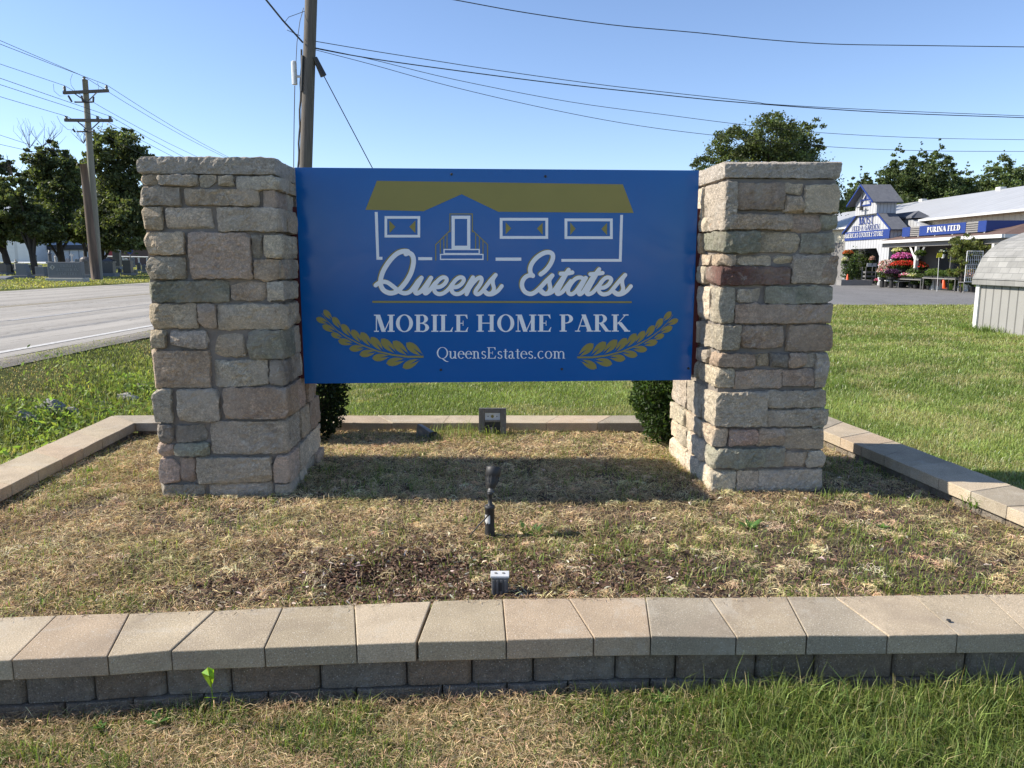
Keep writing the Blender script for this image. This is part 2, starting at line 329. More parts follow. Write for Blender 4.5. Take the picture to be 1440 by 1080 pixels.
for k in range(-3, 30):
    y = 13.2+k*9.0; g.face([(-8.85, y, .457), (-8.74, y, .457), (-8.74, y+2.6, .457), (-8.85, y+2.6, .457)])
tag(g.build('lane_dashes', M['lanewhite']), kind='structure')
M['gravel'] = mat('shoulder_gravel', (.36, .32, .26), (.20, .17, .13), 30, .95, .9, .02, 90, spots=(60, (.5, .47, .42), .62))
tag(grid_mesh('road_shoulder', np.linspace(-5.50, -5.18, 6), np.arange(-10, 80, .5), lambda X, Y: np.minimum(hgt(X, Y)+.010+(fbm(X*5, Y*2, 4)-.5)*.016, .4505+0*X), M['gravel']), kind='structure')
g = G(); g.face([(3, 25.6, .03), (90, 24.2, .03), (90, 90, .03), (3, 90, .03)])
tag(g.build('parking_lot', M['lot']), kind='structure')
xs = np.arange(-3.2, 2.95, .03); ys = np.arange(2.42, 5.95, .03)
tag(grid_mesh('bed_soil', xs, ys, lambda X, Y: bedz(X, Y)+(fbm(X*9, Y*9, 2)-.5)*.03, M['soil']), kind='structure')
# ------------------------------------------------------------------ low landscape-block walls round the bed
def bcol():
    k = random.uniform(.86, 1.1); c = random.choice([(.455, .375, .265), (.435, .36, .25), (.35, .30, .225), (.465, .38, .27), (.445, .345, .24)]); return tuple(v*k for v in c)
def caps(g, Fp, Bp, z0=.15, z1=.22, gap=.0018):
    for i in range(len(Fp)-1):
        f0, f1, b0, b1 = [np.array(p, float) for p in (Fp[i], Fp[i+1], Bp[i], Bp[i+1])]
        u = (f1-f0)/np.linalg.norm(f1-f0); u2 = (b1-b0)/np.linalg.norm(b1-b0); dz = random.uniform(-.0025, .0025); gg = gap*random.uniform(.6, 1.6)
        f0 = f0+u*gg; f1 = f1-u*gg; b0 = b0+u2*gg; b1 = b1-u2*gg; g.col = bcol()
        g.hexa([(*f0, z0), (*f1, z0), (*b1, z0), (*b0, z0), (*f0, z1+dz), (*f1, z1-dz), (*b1, z1-dz*.5), (*b0, z1+dz)])
def course(g, P, depth, cuts, z0, z1, nrm):
    """P polyline (front face line), cuts arc lengths"""
    P = [np.array(p, float) for p in P]; L = [0]
    for i in range(1, len(P)): L.append(L[-1]+np.linalg.norm(P[i]-P[i-1]))
    def at(s):
        s = min(max(s, 0), L[-1])
        for i in range(1, len(P)):
            if s <= L[i]+1e-9: k = (s-L[i-1])/(L[i]-L[i-1]); return P[i-1]*(1-k)+P[i]*k
    nrm = np.array(nrm, float)
    for i in range(len(cuts)-1):
        a = at(cuts[i]); b = at(cuts[i+1]); u = (b-a)
        if np.linalg.norm(u) < .02: continue
        u /= np.linalg.norm(u); c = .012; w = random.uniform(-.003, .003); a = a+u*.002+nrm*w; b = b-u*.002+nrm*w; k = random.uniform(.75, 1.0); q = random.choice([(.32, .265, .20), (.30, .26, .21), (.325, .255, .185)]); g.col = tuple(v*k for v in q)
        pts = [a+nrm*0-nrm*c, a+u*c, b-u*c, b-nrm*c, b-nrm*depth, a-nrm*depth]; n = len(pts)
        vs = [(*p, z0) for p in pts]+[(*p, z1) for p in pts]
        g.add(vs, [tuple(range(n))[::-1], tuple(range(n, 2*n))]+[(i_, (i_+1) % n, n+(i_+1) % n, n+i_) for i_ in range(n)])
FJ = [(-3.3, 2.085), (-3.0, 2.11), (-2.72, 2.13), (-2.42, 2.155), (-2.15, 2.18), (-1.87, 2.203), (-1.592, 2.226), (-1.301, 2.252), (-1.111, 2.283), (-.812, 2.302), (-.515, 2.325), (-.3195, 2.339), (-.3145, 2.340), (-.019, 2.353), (.276, 2.373), (.469, 2.378), (.759, 2.379), (.999, 2.383), (1.276, 2.387), (1.516, 2.393), (1.76, 2.397), (2.05, 2.40), (2.3, 2.403), (2.6, 2.405), (2.95, 2.41)]
BJ = [(-3.2, 2.385), (-2.95, 2.41), (-2.66, 2.435), (-2.42, 2.46), (-2.12, 2.485), (-1.88, 2.51), (-1.631, 2.533), (-1.379, 2.55), (-1.08, 2.572), (-.839, 2.595), (-.583, 2.619), (-.3005, 2.646), (-.2935, 2.648), (-.035, 2.666), (.214, 2.672), (.504, 2.678), (.746, 2.678), (1.038, 2.684), (1.221, 2.686), (1.521, 2.70), (1.804, 2.708), (2.04, 2.711), (2.33, 2.714), (2.62, 2.716), (2.98, 2.72)]
wf = thing('block_wall', (0, 2.5, 0), 'low tan block wall in the foreground, nearest the camera', 'wall')
g = G()
for a, b in ((0, 12), (12, len(FJ))): caps(g, FJ[a:b], BJ[a:b])
g.build('coping', M['block'], wf, bevel=.0035)
g = G(); inset = [(x, y+.022) for x, y in FJ]
L = 0; cuts = [0]
lens = {0: [.29]*30, 1: []}
pxs = [132, 231, 323, 449, 571, 663, 750, 868, 955, 1070, 1155, 1268, 1375]
def arc_of(x):
    s = 0
    for i in range(1, len(inset)):
        (x0, y0), (x1, y1) = inset[i-1], inset[i]; d = math.hypot(x1-x0, y1-y0)
        if x <= x1: return s+d*(x-x0)/(x1-x0)
        s += d
    return s
c1 = [at_y(p, 948 if p < 500 else 935, 2.26+.1*min(1, p/600))[0] for p in pxs]
xsC = [-3.3, -3.05, -2.8, -2.55, -2.3, -2.05, -1.8, -1.58]+c1+[1.85, 2.1, 2.35, 2.6, 2.95]
course(g, inset, .2, [arc_of(x) for x in xsC], .052, .149, (0, -1))
course(g, [(x, y+.012) for x, y in FJ], .2, [arc_of(x+.12) for x in xsC], -.06, .0495, (0, -1))
g.build('wall_blocks', M['block_rough'], wf, bevel=.003)
def side_wall(name, label, I, Of, step):
    """I inner line, Of outer line: (x,y) end points"""
    t = thing(name, ((I[0][0]+Of[0][0])/2, (I[0][1]+I[1][1])/2, 0), label, 'wall'); g = G()
    I = [np.array(p, float) for p in I]; Of = [np.array(p, float) for p in Of]; n = int(np.linalg.norm(I[1]-I[0])/step); A = []; B = []; s = 0
    for k in range(n+1): j = random.uniform(-.03, .03) if 0 < k < n else 0; A.append(tuple(I[0]+(I[1]-I[0])*k/n)); B.append(tuple(Of[0]+(Of[1]-Of[0])*(k/n+(j*.6 if 0 < k < n else 0))))
    caps(g, A, B, gap=.0015); g.build('coping', M['block'], t, bevel=.0035)
    g = G(); u = (I[1]-I[0])/np.linalg.norm(I[1]-I[0]); w = Of[0]-I[0]; w = w-u*np.dot(w, u); w /= np.linalg.norm(w)
    a = I[0]+w*.02; b = I[1]+w*.02; Lg = np.linalg.norm(b-a); course(g, [a, b], .26, list(np.arange(0, Lg, .29))+[Lg], -.05, .149, -w)
    g.build('wall_blocks', M['block_rough'], t, bevel=.003)
side_wall('block_wall', 'low tan block wall along the left side of the bed', [(-2.745, 2.50), (-2.965, 5.80)], [(-3.055, 2.42), (-3.29, 6.08)], .27)
side_wall('block_wall', 'low tan block wall along the right side of the bed, crossed by shadow', [(2.295, 5.80), (2.70, 2.73)], [(2.59, 6.08), (3.01, 2.73)], .24)
side_wall('block_wall', 'low tan block wall at the back of the bed, in front of the mown lawn', [(2.29, 5.80), (-2.965, 5.80)], [(2.585, 6.09), (-3.285, 6.09)], .40)
# ------------------------------------------------------------------ stone pillars
TH = math.atan(.06); A_ = np.array([math.cos(TH), math.sin(TH), 0]); B_ = np.array([-math.sin(TH), math.cos(TH), 0]); O_ = np.array([-1.98, 4.08, 0])
def loc(s, t, z): return O_+A_*s+B_*t+np.array([0, 0, z])
def px_front(x, y, t=-.02):
    p = at_pl(x, y, loc(0, t, 0), B_); d = p-O_; return float(np.dot(d, A_)), float(p[2])
def stone(g, lo, hi, col, res=.017, amp=.010, chips=5, r=.005, tight=1.0, protect=None):
    lo = np.array(lo, float); hi = np.array(hi, float); n = [max(2, int(round((hi[i]-lo[i])/res))) for i in range(3)]
    sd = random.uniform(0, 900); c = (lo+hi)/2; half = (hi-lo)/2; planes = []
    for _ in range(chips):
        m = np.array([random.uniform(-.7, .7), -1.0 if random.random() < .7 else random.uniform(-.5, .5), random.uniform(-.75, .75)])
        if protect is not None and random.random() < .6: m[0] = abs(m[0])*protect+protect*.5; m[1] = random.uniform(-1, .1)
        m /= np.linalg.norm(m); sup = np.dot(np.abs(m), half); planes.append((m, sup-random.uniform(.003, .024)*tight))
    for _ in range(3):
        m = np.array([random.uniform(-.22, .22), -1., random.uniform(-.34, .34)]); m /= np.linalg.norm(m); planes.append((m, np.dot(np.abs(m), half)-random.uniform(.001, .013)*tight))
    key = {}; vs = []; fs = []
    rr = min(r, half.min()*.8)
    def vert(i, j, k):
        q = (i, j, k)
        if q in key: return key[q]
        p = lo+(hi-lo)*np.array([i/n[0], j/n[1], k/n[2]]); b = np.clip(p, lo+rr, hi-rr); d = p-b; L = math.sqrt(float(d@d)); d = d/(L+1e-9)
        p = b+d*rr
        w = Vector((p[0]+sd, p[1]+sd*.7, p[2])); f = mn.noise(w*7)*amp*.55+(abs(mn.noise(w*15))-.2)*amp*1.5+abs(mn.noise(w*33))*amp*1.0+mn.noise(w*80)*amp*.42
        p = p+d*f*tight
        for m, dd in planes:
            e = float((p-c)@m)
            if e > dd: p = p-m*(e-dd)*.92
        key[q] = len(vs); vs.append(loc(*p)); return key[q]
    def quad(a, b, c_, d_): fs.append((vert(*a), vert(*b), vert(*c_), vert(*d_)))
    nx, ny, nz = n
    for i in range(nx):
        for k in range(nz): quad((i, 0, k), (i+1, 0, k), (i+1, 0, k+1), (i, 0, k+1)); quad((i, ny, k), (i, ny, k+1), (i+1, ny, k+1), (i+1, ny, k))
    for j in range(ny):
        for k in range(nz): quad((0, j, k), (0, j, k+1), (0, j+1, k+1), (0, j+1, k)); quad((nx, j, k), (nx, j+1, k), (nx, j+1, k+1), (nx, j, k+1))
    for i in range(nx):
        for j in range(ny): quad((i, j, 0), (i, j+1, 0), (i+1, j+1, 0), (i+1, j, 0)); quad((i, j, nz), (i+1, j, nz), (i+1, j+1, nz), (i, j+1, nz))
    g.col = col; g.add(vs, fs)
SC_ = {'g': (.54, .495, .42), 't': (.66, .56, .42), 'b': (.50, .39, .305), 'n': (.31, .335, .27), 'm': (.22, .105, .095), 'c': (.78, .70, .56), 'd': (.25, .24, .22), 'p': (.56, .43, .36), 'r': (.62, .57, .48)}
def scol(k): v = random.uniform(.78, 1.22); m_ = .04; return tuple((x*(1-m_)+y_*m_)*v*w_*random.uniform(.98, 1.02) for x, y_, w_ in zip(SC_[k], (.55, .48, .37), (1.055, .985, .88)))
def zo(k, ox, oy, L): return [(ox+a/k, oy+b/k, ox+c/k, oy+d/k, m) for a, b, c, d, m in L]
LST = zo(4.154, 190, 210, [(28, 150, 125, 208, 't'), (133, 150, 362, 213, 'r'), (375, 150, 475, 222, 'g'), (485, 152, 572, 218, 'g'), (590, 155, 888, 235, 'g'),
    (36, 218, 264, 330, 'g'), (280, 230, 724, 332, 't'), (745, 238, 902, 345, 'p'), (28, 338, 162, 470, 't'), (173, 338, 455, 468, 'r'), (478, 340, 905, 482, 'g'),
    (44, 483, 290, 617, 't'), (308, 485, 684, 757, 'p'), (673, 493, 743, 642, 'g'), (756, 498, 922, 638, 'c'), (42, 628, 300, 757, 'g'), (690, 640, 868, 757, 'b'), (873, 643, 928, 762, 'g'),
    (62, 770, 552, 895, 'n'), (555, 772, 765, 885, 'b'), (767, 772, 928, 882, 'g'), (62, 903, 363, 1045, 't'), (366, 905, 473, 1043, 'b'), (477, 905, 935, 1052, 'c')]) + \
    zo(4.154, 190, 450, [(86, 60, 182, 168, 't'), (204, 64, 420, 168, 'g'), (445, 78, 648, 217, 't'), (662, 60, 948, 228, 'n'), (70, 178, 442, 402, 'b'), (457, 234, 778, 392, 'g'), (783, 234, 882, 380, 'd'), (892, 225, 950, 378, 'g'),
    (98, 408, 220, 600, 'g'), (242, 406, 494, 592, 'g'), (515, 395, 935, 578, 'b'), (112, 612, 215, 716, 'd'), (236, 612, 412, 716, 'd'), (126, 722, 230, 800, 'p'), (232, 720, 432, 794, 'n'), (438, 590, 945, 782, 'g'),
    (112, 810, 256, 950, 'p'), (258, 810, 350, 943, 'p'), (360, 798, 800, 950, 'g'), (804, 793, 930, 952, 'p'), (138, 957, 410, 1045, 'g'), (430, 952, 802, 1045, 'r'), (818, 957, 930, 1045, 'r')])
RST = zo(4.0, 930, 210, [(325, 178, 416, 452, 'g'), (424, 188, 685, 342, 'b'), (689, 190, 806, 257, 't'), (691, 262, 800, 357, 't'), (813, 198, 1022, 360, 't'), (414, 364, 736, 452, 'b'), (739, 364, 897, 466, 'p'), (901, 367, 1012, 448, 'n'),
    (325, 459, 545, 583, 'n'), (554, 467, 779, 582, 't'), (794, 469, 1008, 584, 'n'), (325, 590, 414, 654, 't'), (424, 597, 622, 654, 't'), (641, 597, 744, 654, 't'), (744, 596, 909, 755, 'g'), (914, 596, 1016, 760, 'b'),
    (320, 660, 724, 764, 'm'), (318, 780, 406, 977, 'g'), (433, 783, 563, 862, 'g'), (590, 769, 996, 869, 'n'), (416, 871, 899, 979, 'b'), (903, 877, 992, 978, 'p')]) + \
    zo(4.0, 930, 450, [(312, 33, 433, 167, 'g'), (443, 33, 699, 157, 'b'), (707, 28, 974, 177, 'b'), (318, 190, 517, 264, 'b'), (523, 187, 608, 264, 't'), (619, 188, 717, 266, 'd'), (723, 188, 805, 272, 'b'), (811, 190, 869, 268, 'g'), (874, 186, 975, 382, 'g'),
    (316, 273, 406, 380, 'c'), (418, 276, 678, 387, 'b'), (684, 278, 860, 374, 'p'), (305, 403, 586, 598, 'g'), (596, 396, 968, 494, 'g'), (594, 505, 851, 600, 'g'), (856, 500, 960, 605, 'n'),
    (288, 610, 367, 714, 't'), (384, 613, 540, 707, 'p'), (549, 610, 687, 707, 'b'), (689, 609, 955, 727, 't'), (274, 720, 682, 830, 'n'), (687, 743, 830, 827, 't'), (829, 736, 950, 827, 'g'),
    (262, 843, 413, 985, 'c'), (424, 846, 549, 985, 'c'), (554, 840, 940, 985, 'r')])
PD = .82; TOPZ = 2.0
def pillar(name, s0, s1, rects, label, capcol, tops, stones_inner):
    base = loc((s0+s1)/2, PD/2, .1); t = thing(name, base, label, 'stone pillar'); g = G(); pr = .03
    capb = tops-.088; R = []
    for x0, y0, x1, y1, k in rects:
        a0, z1 = px_front((x0), (y0)); a1, z0 = px_front(x1, y1); zc = px_front((x0+x1)/2, y0)[1]; zd = px_front((x0+x1)/2, y1)[1]; R.append([a0, a1, zd, zc, k])
    R = [r for r in R if r[3] > .09]; lefts = []; rights = []
    for r in R:
        r[2] = max(r[2], .05); r[3] = min(r[3], capb-.004)
        L = r[0] < s0+.05; Rt = r[1] > s1-.055
        if L: r[0] = s0+(.022*r[2]/1.9 if s0 < 1 else 0)-random.uniform(.010, .034)
        if Rt: r[1] = s1+random.uniform(.010, .034)+(.014*(1-r[2]/1.9) if s0 > 1 else .012*r[2]/1.9)
        p = random.uniform(.022, .042) if (L or Rt) else random.uniform(.015, .042)
        dep = .055
        if L or Rt: dep = random.choice([.12, .2, .3])
        stone(g, (r[0], -p, r[2]+.003), (r[1], dep, r[3]-.003), scol(r[4]), .0115, .0100, 8, protect=(-1 if L else (1 if Rt else None)))
        if L: lefts.append((r[2], r[3], dep))
        if Rt: rights.append((r[2], r[3], dep))
    def sideface(cols, side, keys):
        cols = sorted(cols)
        for z0, z1, dep in cols:
            t_ = dep+.014
            while t_ < PD-.03:
                w = random.choice([.1, .16, .22, .3]); e = t_+w
                if e > PD-.09: e = PD+random.uniform(.015, .03)
                p = random.uniform(.018, .045)
                if side < 0: lo = (s0-p, t_, z0+.003); hi = (s0+.05, e, z1-.003)
                else: lo = (s1-.05, t_, z0+.003); hi = (s1+p, e, z1-.003)
                stone(g, lo, hi, scol(random.choice(keys)), .018, .010, 4, protect=side); t_ = e+.014
    sideface(lefts, -1, stones_inner); sideface(rights, 1, stones_inner)
    z = .08
    while z < capb-.05:   # rear face
        h = random.choice([.09, .12, .15]); z1 = min(z+h, capb-.004); s = s0+.02
        while s < s1-.05:
            e = min(s+random.choice([.14, .22, .3]), s1-.02); stone(g, (s, PD-.05, z), (e, PD+.03, z1-.008), scol(random.choice('gtbg')), .035, .008, 3); s = e+.012
        z = z1+.006
    tag_o = g.build('stone_facing', M['stone'], t)
    g = G(); P = [loc(s0+.002, .0, -.02), loc(s1-.002, .0, -.02), loc(s1-.002, PD-.002, -.02), loc(s0+.002, PD-.002, -.02)]
    g.hexa(P+[p+np.array([0, 0, capb+.015]) for p in P]); g.build('mortar_core', M['mortar'], t)
    g = G(); ov = .018
    stone(g, (s0-ov, -ov, capb), (s1+ov, PD+ov, tops), capcol, .015, .0085, 7, r=.008, tight=.85); g.build('cap_stone', M['stone'], t)
    return t
sL0 = .035; sL1 = .712
pillar('stone_pillar', sL0, sL1, LST, 'rough stone pillar at the left end of the blue sign, beside the road', (.50, .45, .375), 2.012, 'gtbpcg')
sR0 = 3.165; sR1 = 3.785
pillar('stone_pillar', sR0, sR1, RST, 'rough stone pillar at the right end of the blue sign, its left side sunlit', (.56, .50, .42), 2.012, 'ctcgpc')
# ------------------------------------------------------------------ lettering: strokes in em units (cap height 1)
def arcp(cx, cy, rx, ry, a0, a1, wx, wy, n=14):
    o = []; q = []
    for k in range(n+1):
        a = math.radians(a0+(a1-a0)*k/n); ca, sa = math.cos(a), math.sin(a); o.append((cx+rx*ca, cy+ry*sa)); q.append((cx+(rx-wx)*ca, cy+(ry-wy)*sa))
    return [[o[i], o[i+1], q[i+1], q[i]] for i in range(n)]
def R(x0, y0, x1, y1): return [[(x0, y0), (x1, y0), (x1, y1), (x0, y1)]]
def D(x0, y0, x1, y1, w): return [[(x0-w/2, y0), (x0+w/2, y0), (x1+w/2, y1), (x1-w/2, y1)]]
def glyph(ch, T, t):
    s = t*1.1
    def sf(x0, x1, y): y = y if y < .5 else y-s; return R(x0, y, x1, y+s)
    def stem(x, y0=0, y1=1, e=.09): return R(x, y0, x+T, y1)+sf(x-e, x+T+e, y0)+sf(x-e, x+T+e, y1)
    e = .09
    if ch == 'M': return stem(1.0-T+.02)+R(.1, 0, .1+t, 1)+sf(0, .2+t, 0)+sf(0, .1+T*.8, 1)+D(.1+T*.55, 1, .52, 0, T*1.15)+D(1.0-t*.4, 1, .55, 0, t), 1.16
    if ch in 'OQ':
        q = arcp(.46, .5, .46, .52, 0, 360, T, t, 28)
        if ch == 'Q': q += [[(.42, -.02), (.55, -.02), (.8, -.22), (.98, -.27), (.85, -.3), (.65, -.24)]]
        return q, .98
    if ch in 'BPRD':
        p = stem(.1); m = .5
        if ch == 'D': return p+R(.1, 0, .5, t)+R(.1, 1-t, .5, 1)+arcp(.45, .5, .42, .5, -90, 90, T, t), .96
        p += R(.1, 1-t, .42, 1)+R(.1, m-t/2, .42, m+t/2)+arcp(.4, (m+1)/2, .33, (1-m)/2+t/4, -90, 90, T, t)
        if ch == 'B': p += R(.1, 0, .44, t)+arcp(.42, m/2, .37, m/2+t/4, -90, 90, T, t)
        if ch == 'R': p += D(.42, .5, .76, 0, T*1.15)+sf(.66, .95, 0)
        return p, (.88 if ch == 'B' else .96 if ch == 'R' else .82)
    if ch == 'I': return stem(.1), .2+T+.03
    if ch in 'LEF':
        p = stem(.1)
        if ch in 'LE': p += R(.1, 0, .7, t)+[[(.58, t), (.68, t), (.74, .27), (.71, .27)]]
        if ch in 'EF': p += R(.1, 1-t, .68, 1)+[[(.56, 1-t), (.68, 1-t), (.70, .76), (.67, .76)]]+R(.1, .5-t/2, .45, .5+t/2)+R(.44, .35, .475, .65)
        return p, (.8 if ch != 'F' else .74)
    if ch == 'H': return stem(.1)+stem(.72)+R(.1, .5-t/2, .8, .5+t/2), .82+T+.08
    if ch == 'N': return R(.12, 0, .12+t, 1)+sf(0, .25+t, 0)+R(.82, 0, .82+t, 1)+sf(.68, .98, 1)+D(.16, 1, .80, 0, T*1.2)+sf(0, .2, 1), 1.0
    if ch == 'A': return D(.14, 0, .46, 1, t)+D(.80, 0, .46, 1, T*1.15)+R(.24, .3, .7, .3+t)+sf(0, .28, 0)+sf(.62, .98, 0), .97
    if ch == 'K': return stem(.1)+D(.3, .42, .78, 1, t)+D(.42, .55, .84, 0, T*1.2)+sf(.62, .92, 1)+sf(.68, 1.0, 0), 1.0
    if ch == 'T': return stem(.34, 0, 1)+R(.02, 1-t, .36+T+.32, 1)+R(.02, .74, .055, 1)+R(.645+T, .74, .68+T, 1), .74+T
    if ch == 'Y': return R(.4, 0, .4+T, .45)+sf(.28, .52+T, 0)+D(.4+T/2, .4, .14, 1, T*1.05)+D(.4+T/2, .4, .82, 1, t)+sf(0, .28, 1)+sf(.68, .96, 1), .96
    if ch == 'U': return R(.12, .3, .12+T, 1)+sf(0, .24+T, 1)+R(.78, .3, .78+t, 1)+sf(.66, .94, 1)+arcp(.45+T/4+.01, .32, .34-.01, .34, 180, 360, T*.8, t*1.3), .96
    if ch in 'CG':
        p = arcp(.48, .5, .46, .52, 48, 318, T, t, 22)+R(.75, .66, .785, 1.0)
        if ch == 'G': p += R(.62, .05, .62+T, .42)+sf(.52, .88, .44)
        return p, .9
    if ch == 'S': return arcp(.36, .75, .30, .27, 30, 270, T*.75, t*1.6, 14)+arcp(.36, .26, .33, .28, -150, 90, T*.75, t*1.6, 14)+R(.60, .7, .635, 1.0)+R(.04, 0, .075, .32), .74
    if ch == '&': return arcp(.42, .76, .2, .25, 0, 360, T*.6, t)+arcp(.34, .27, .32, .29, 60, 340, T*.7, t)+D(.30, .72, .85, 0, T*.9)+R(.6, .48, .95, .52), 1.05
    if ch == "'": return [[(.05, .7), (.1, .7), (.16, 1), (.04, 1)]], .22
    if ch == '.': return arcp(.1, .06, .075, .075, 0, 360, .074, .074, 10), .27
    xh = .66
    if ch == 'o': return arcp(.32, .33, .30, .35, 0, 360, T, t), .68
    if ch == 'c': return arcp(.31, .33, .29, .35, 50, 320, T, t), .60
    if ch == 'e': return arcp(.31, .33, .29, .35, 0, 320, T, t)+R(.06, .38, .59, .38+t), .61
    if ch == 'u': return R(.08, .2, .08+T, xh)+sf(-.01, .1, xh)+R(.46, 0, .46+T, xh)+sf(.37, .5, xh)+sf(.5, .66, 0)+arcp(.28, .2, .2, .22, 180, 350, T, t*1.2), .70
    if ch in 'nm':
        p = R(.1, 0, .1+T, xh)+sf(0, .12, xh)+sf(0, .2+T, 0)+arcp(.30, .44, .2+T*.2, .23, 0, 150, T, t*1.3)+R(.5-T*.8, 0, .5+T*.2, .46)+sf(.38, .6, 0)
        if ch == 'm': p += arcp(.70, .44, .2+T*.2, .23, 0, 150, T, t*1.3)+R(.9-T*.8, 0, .9+T*.2, .46)+sf(.78, 1.0, 0); return p, 1.06
        return p, .68
    if ch == 's': return arcp(.25, .49, .18, .18, 20, 270, T*.8, t*1.4)+arcp(.25, .17, .2, .19, -160, 90, T*.8, t*1.4), .52
    if ch == 't': return R(.13, .12, .13+T, .84)+R(.0, xh-t, .36, xh)+arcp(.25, .13, .12+T*.1, .15, 180, 320, T, t*1.3), .39
    if ch == 'a': return arcp(.24, .47, .19, .20, 0, 150, T, t*1.3)+R(.43-T, .1, .43, .5)+arcp(.23, .17, .2, .19, 60, 330, T, t)+[[(.40, .0), (.56, .0), (.56, .05), (.43, .1)]], .60
    return [], .38
def layout(text, T, t, track=0):
    x = 0; out = []
    for ch in text:
        if ch == ' ': x += .36; continue
        p, w = glyph(ch, T, t); out += [[(a+x, b) for a, b in q] for q in p]; x += w+track
    return out, x-track
class Flat:  # flat vinyl shapes on a sign face; every piece gets its own tiny step so none share a plane
    def __init__(s, place, base=.0008): s.g = G(); s.p = place; s.k = 0; s.b = base
    def poly(s, pts):
        s.k += 1; o = s.b+(s.k % 23)*.00004; s.g.face([s.p(x, y, o) for x, y in pts])
    def tri_poly(s, pts):  # concave
        from mathutils.geometry import tessellate_polygon
        s.k += 1; o = s.b+(s.k % 23)*.00004
        for tr in tessellate_polygon([[Vector((x, y, 0)) for x, y in pts]]): s.g.face([s.p(*pts[i], o) for i in tr])
    def line(s, pts, w, closed=False):
        n = len(pts)
        for i in range(n if closed else n-1):
            a = np.array(pts[i], float); b = np.array(pts[(i+1) % n], float); u = (b-a)/np.linalg.norm(b-a); v = np.array([-u[1], u[0]])*w/2; a = a-u*w/2; b = b+u*w/2
            s.poly([a-v, b-v, b+v, a+v])
    def ring(s, x0, y0, x1, y1, w):
        for q in ((x0, y0, x1, y0+w), (x0, y1-w, x1, y1), (x0, y0+w, x0+w, y1-w), (x1-w, y0+w, x1, y1-w)): s.poly([(q[0], q[1]), (q[2], q[1]), (q[2], q[3]), (q[0], q[3])])
    def ribbon(s, pts, w, dz=0):
        P = [np.array(p, float) for p in pts]; Q = []
        for i in range(len(P)-1):
            p0 = P[max(i-1, 0)]; p1 = P[i]; p2 = P[i+1]; p3 = P[min(i+2, len(P)-1)]
            for k in range(6):
                u = k/6; Q.append(.5*((2*p1)+(-p0+p2)*u+(2*p0-5*p1+4*p2-p3)*u*u+(-p0+3*p1-3*p2+p3)*u**3))
        Q.append(P[-1]); s.k += 5; o0 = s.b+(s.k % 23)*.00004+dz; n = len(Q)
        for i in range(n-1):
            a, b = Q[i], Q[i+1]
            def nv(j): d = Q[min(j+1, n-1)]-Q[max(j-1, 0)]; d = d/(np.linalg.norm(d)+1e-9); return np.array([-d[1], d[0]])*w/2
            va, vb = nv(i), nv(i+1); oa = o0+.0006*i/n; ob = o0+.0006*(i+1)/n
            s.g.face([s.p(*(a-va), oa), s.p(*(b-vb), ob), s.p(*(b+vb), ob), s.p(*(a+va), oa)])
        for e, o in ((0, o0-.00002), (n-1, o0+.00062)):
            s.g.face([s.p(Q[e][0]+w/2*math.cos(k*math.pi/6), Q[e][1]+w/2*math.sin(k*math.pi/6), o) for k in range(12)])
# ------------------------------------------------------------------ the sign panel
PT = .34
c4 = [at_pl(x, y, loc(0, PT, 0), B_) for x, y in ((415, 234), (983, 241), (972, 534), (428, 540))]
ss = [float(np.dot(p-O_, A_)) for p in c4]; zz = [float(p[2]) for p in c4]
print('PANEL s', ss, 'z', zz)
ps0 = (ss[0]+ss[3])/2; ps1 = (ss[1]+ss[2])/2; pz1 = (zz[0]+zz[1])/2; pz0 = (zz[2]+zz[3])/2
pn = thing('sign_panel', loc((ps0+ps1)/2, PT, pz0), 'large blue park name sign with white script lettering hung between the stone pillars', 'sign')
g = G(); g.hexa([loc(ps0, PT, pz0), loc(ps1, PT, pz0), loc(ps1, PT+.006, pz0), loc(ps0, PT+.006, pz0), loc(ps0, PT, pz1), loc(ps1, PT, pz1), loc(ps1, PT+.006, pz1), loc(ps0, PT+.006, pz1)])
face = g.build('sign_face', M['blue'], pn, bevel=.0012)
def lbox(g, s0, s1, t0, t1, z0, z1): g.hexa([loc(s0, t0, z0), loc(s1, t0, z0), loc(s1, t1, z0), loc(s0, t1, z0), loc(s0, t0, z1), loc(s1, t0, z1), loc(s1, t1, z1), loc(s0, t1, z1)])
for a, b in ((ps0-.036, ps0+.03), (ps1-.03, ps1+.036)):
    g = G(); lbox(g, a, b, PT+.009, PT+.075, pz0+.03, pz1-.22); g.build('mounting_post', M['maroon'], pn, bevel=.002)
g = G()
for z in (pz0+.06, pz1-.34): lbox(g, ps0+.035, ps1-.035, PT+.0075, PT+.05, z, z+.09)
g.build('back_rail', M['maroon'], pn)
for x, y in ((635, 245), (767, 248), (620, 520), (790, 519), (968, 518)):
    p = at_pl(x, y, loc(0, PT, 0), B_); g = G(); g.lathe(p, [(.0075, 0), (.0075, .003), (.004, .005)], 10, ax=-B_); g.build('bolt', M['blackp'], pn)
def PP(x, y, o): return at_pl(x, y, loc(0, PT-o, 0), B_)
def Z5(x, y, o): return PP(500+x/3.6, 230+y/3.6, o)
f = Flat(Z5); f.tri_poly([(108, 87), (1353, 105), (1408, 250), (722, 244), (537, 155), (345, 241), (50, 234)]); f.g.build('emblem_roof', M['gold'], pn)
def em(name, fn):
    f = Flat(Z5); fn(f); f.g.build(name, M['white'], pn)
em('emblem_left_wall', lambda f: (f.poly([(97, 245), (112, 245), (120, 487), (106, 487)]), f.poly([(119, 472), (136, 472), (136, 487), (119, 487)])))
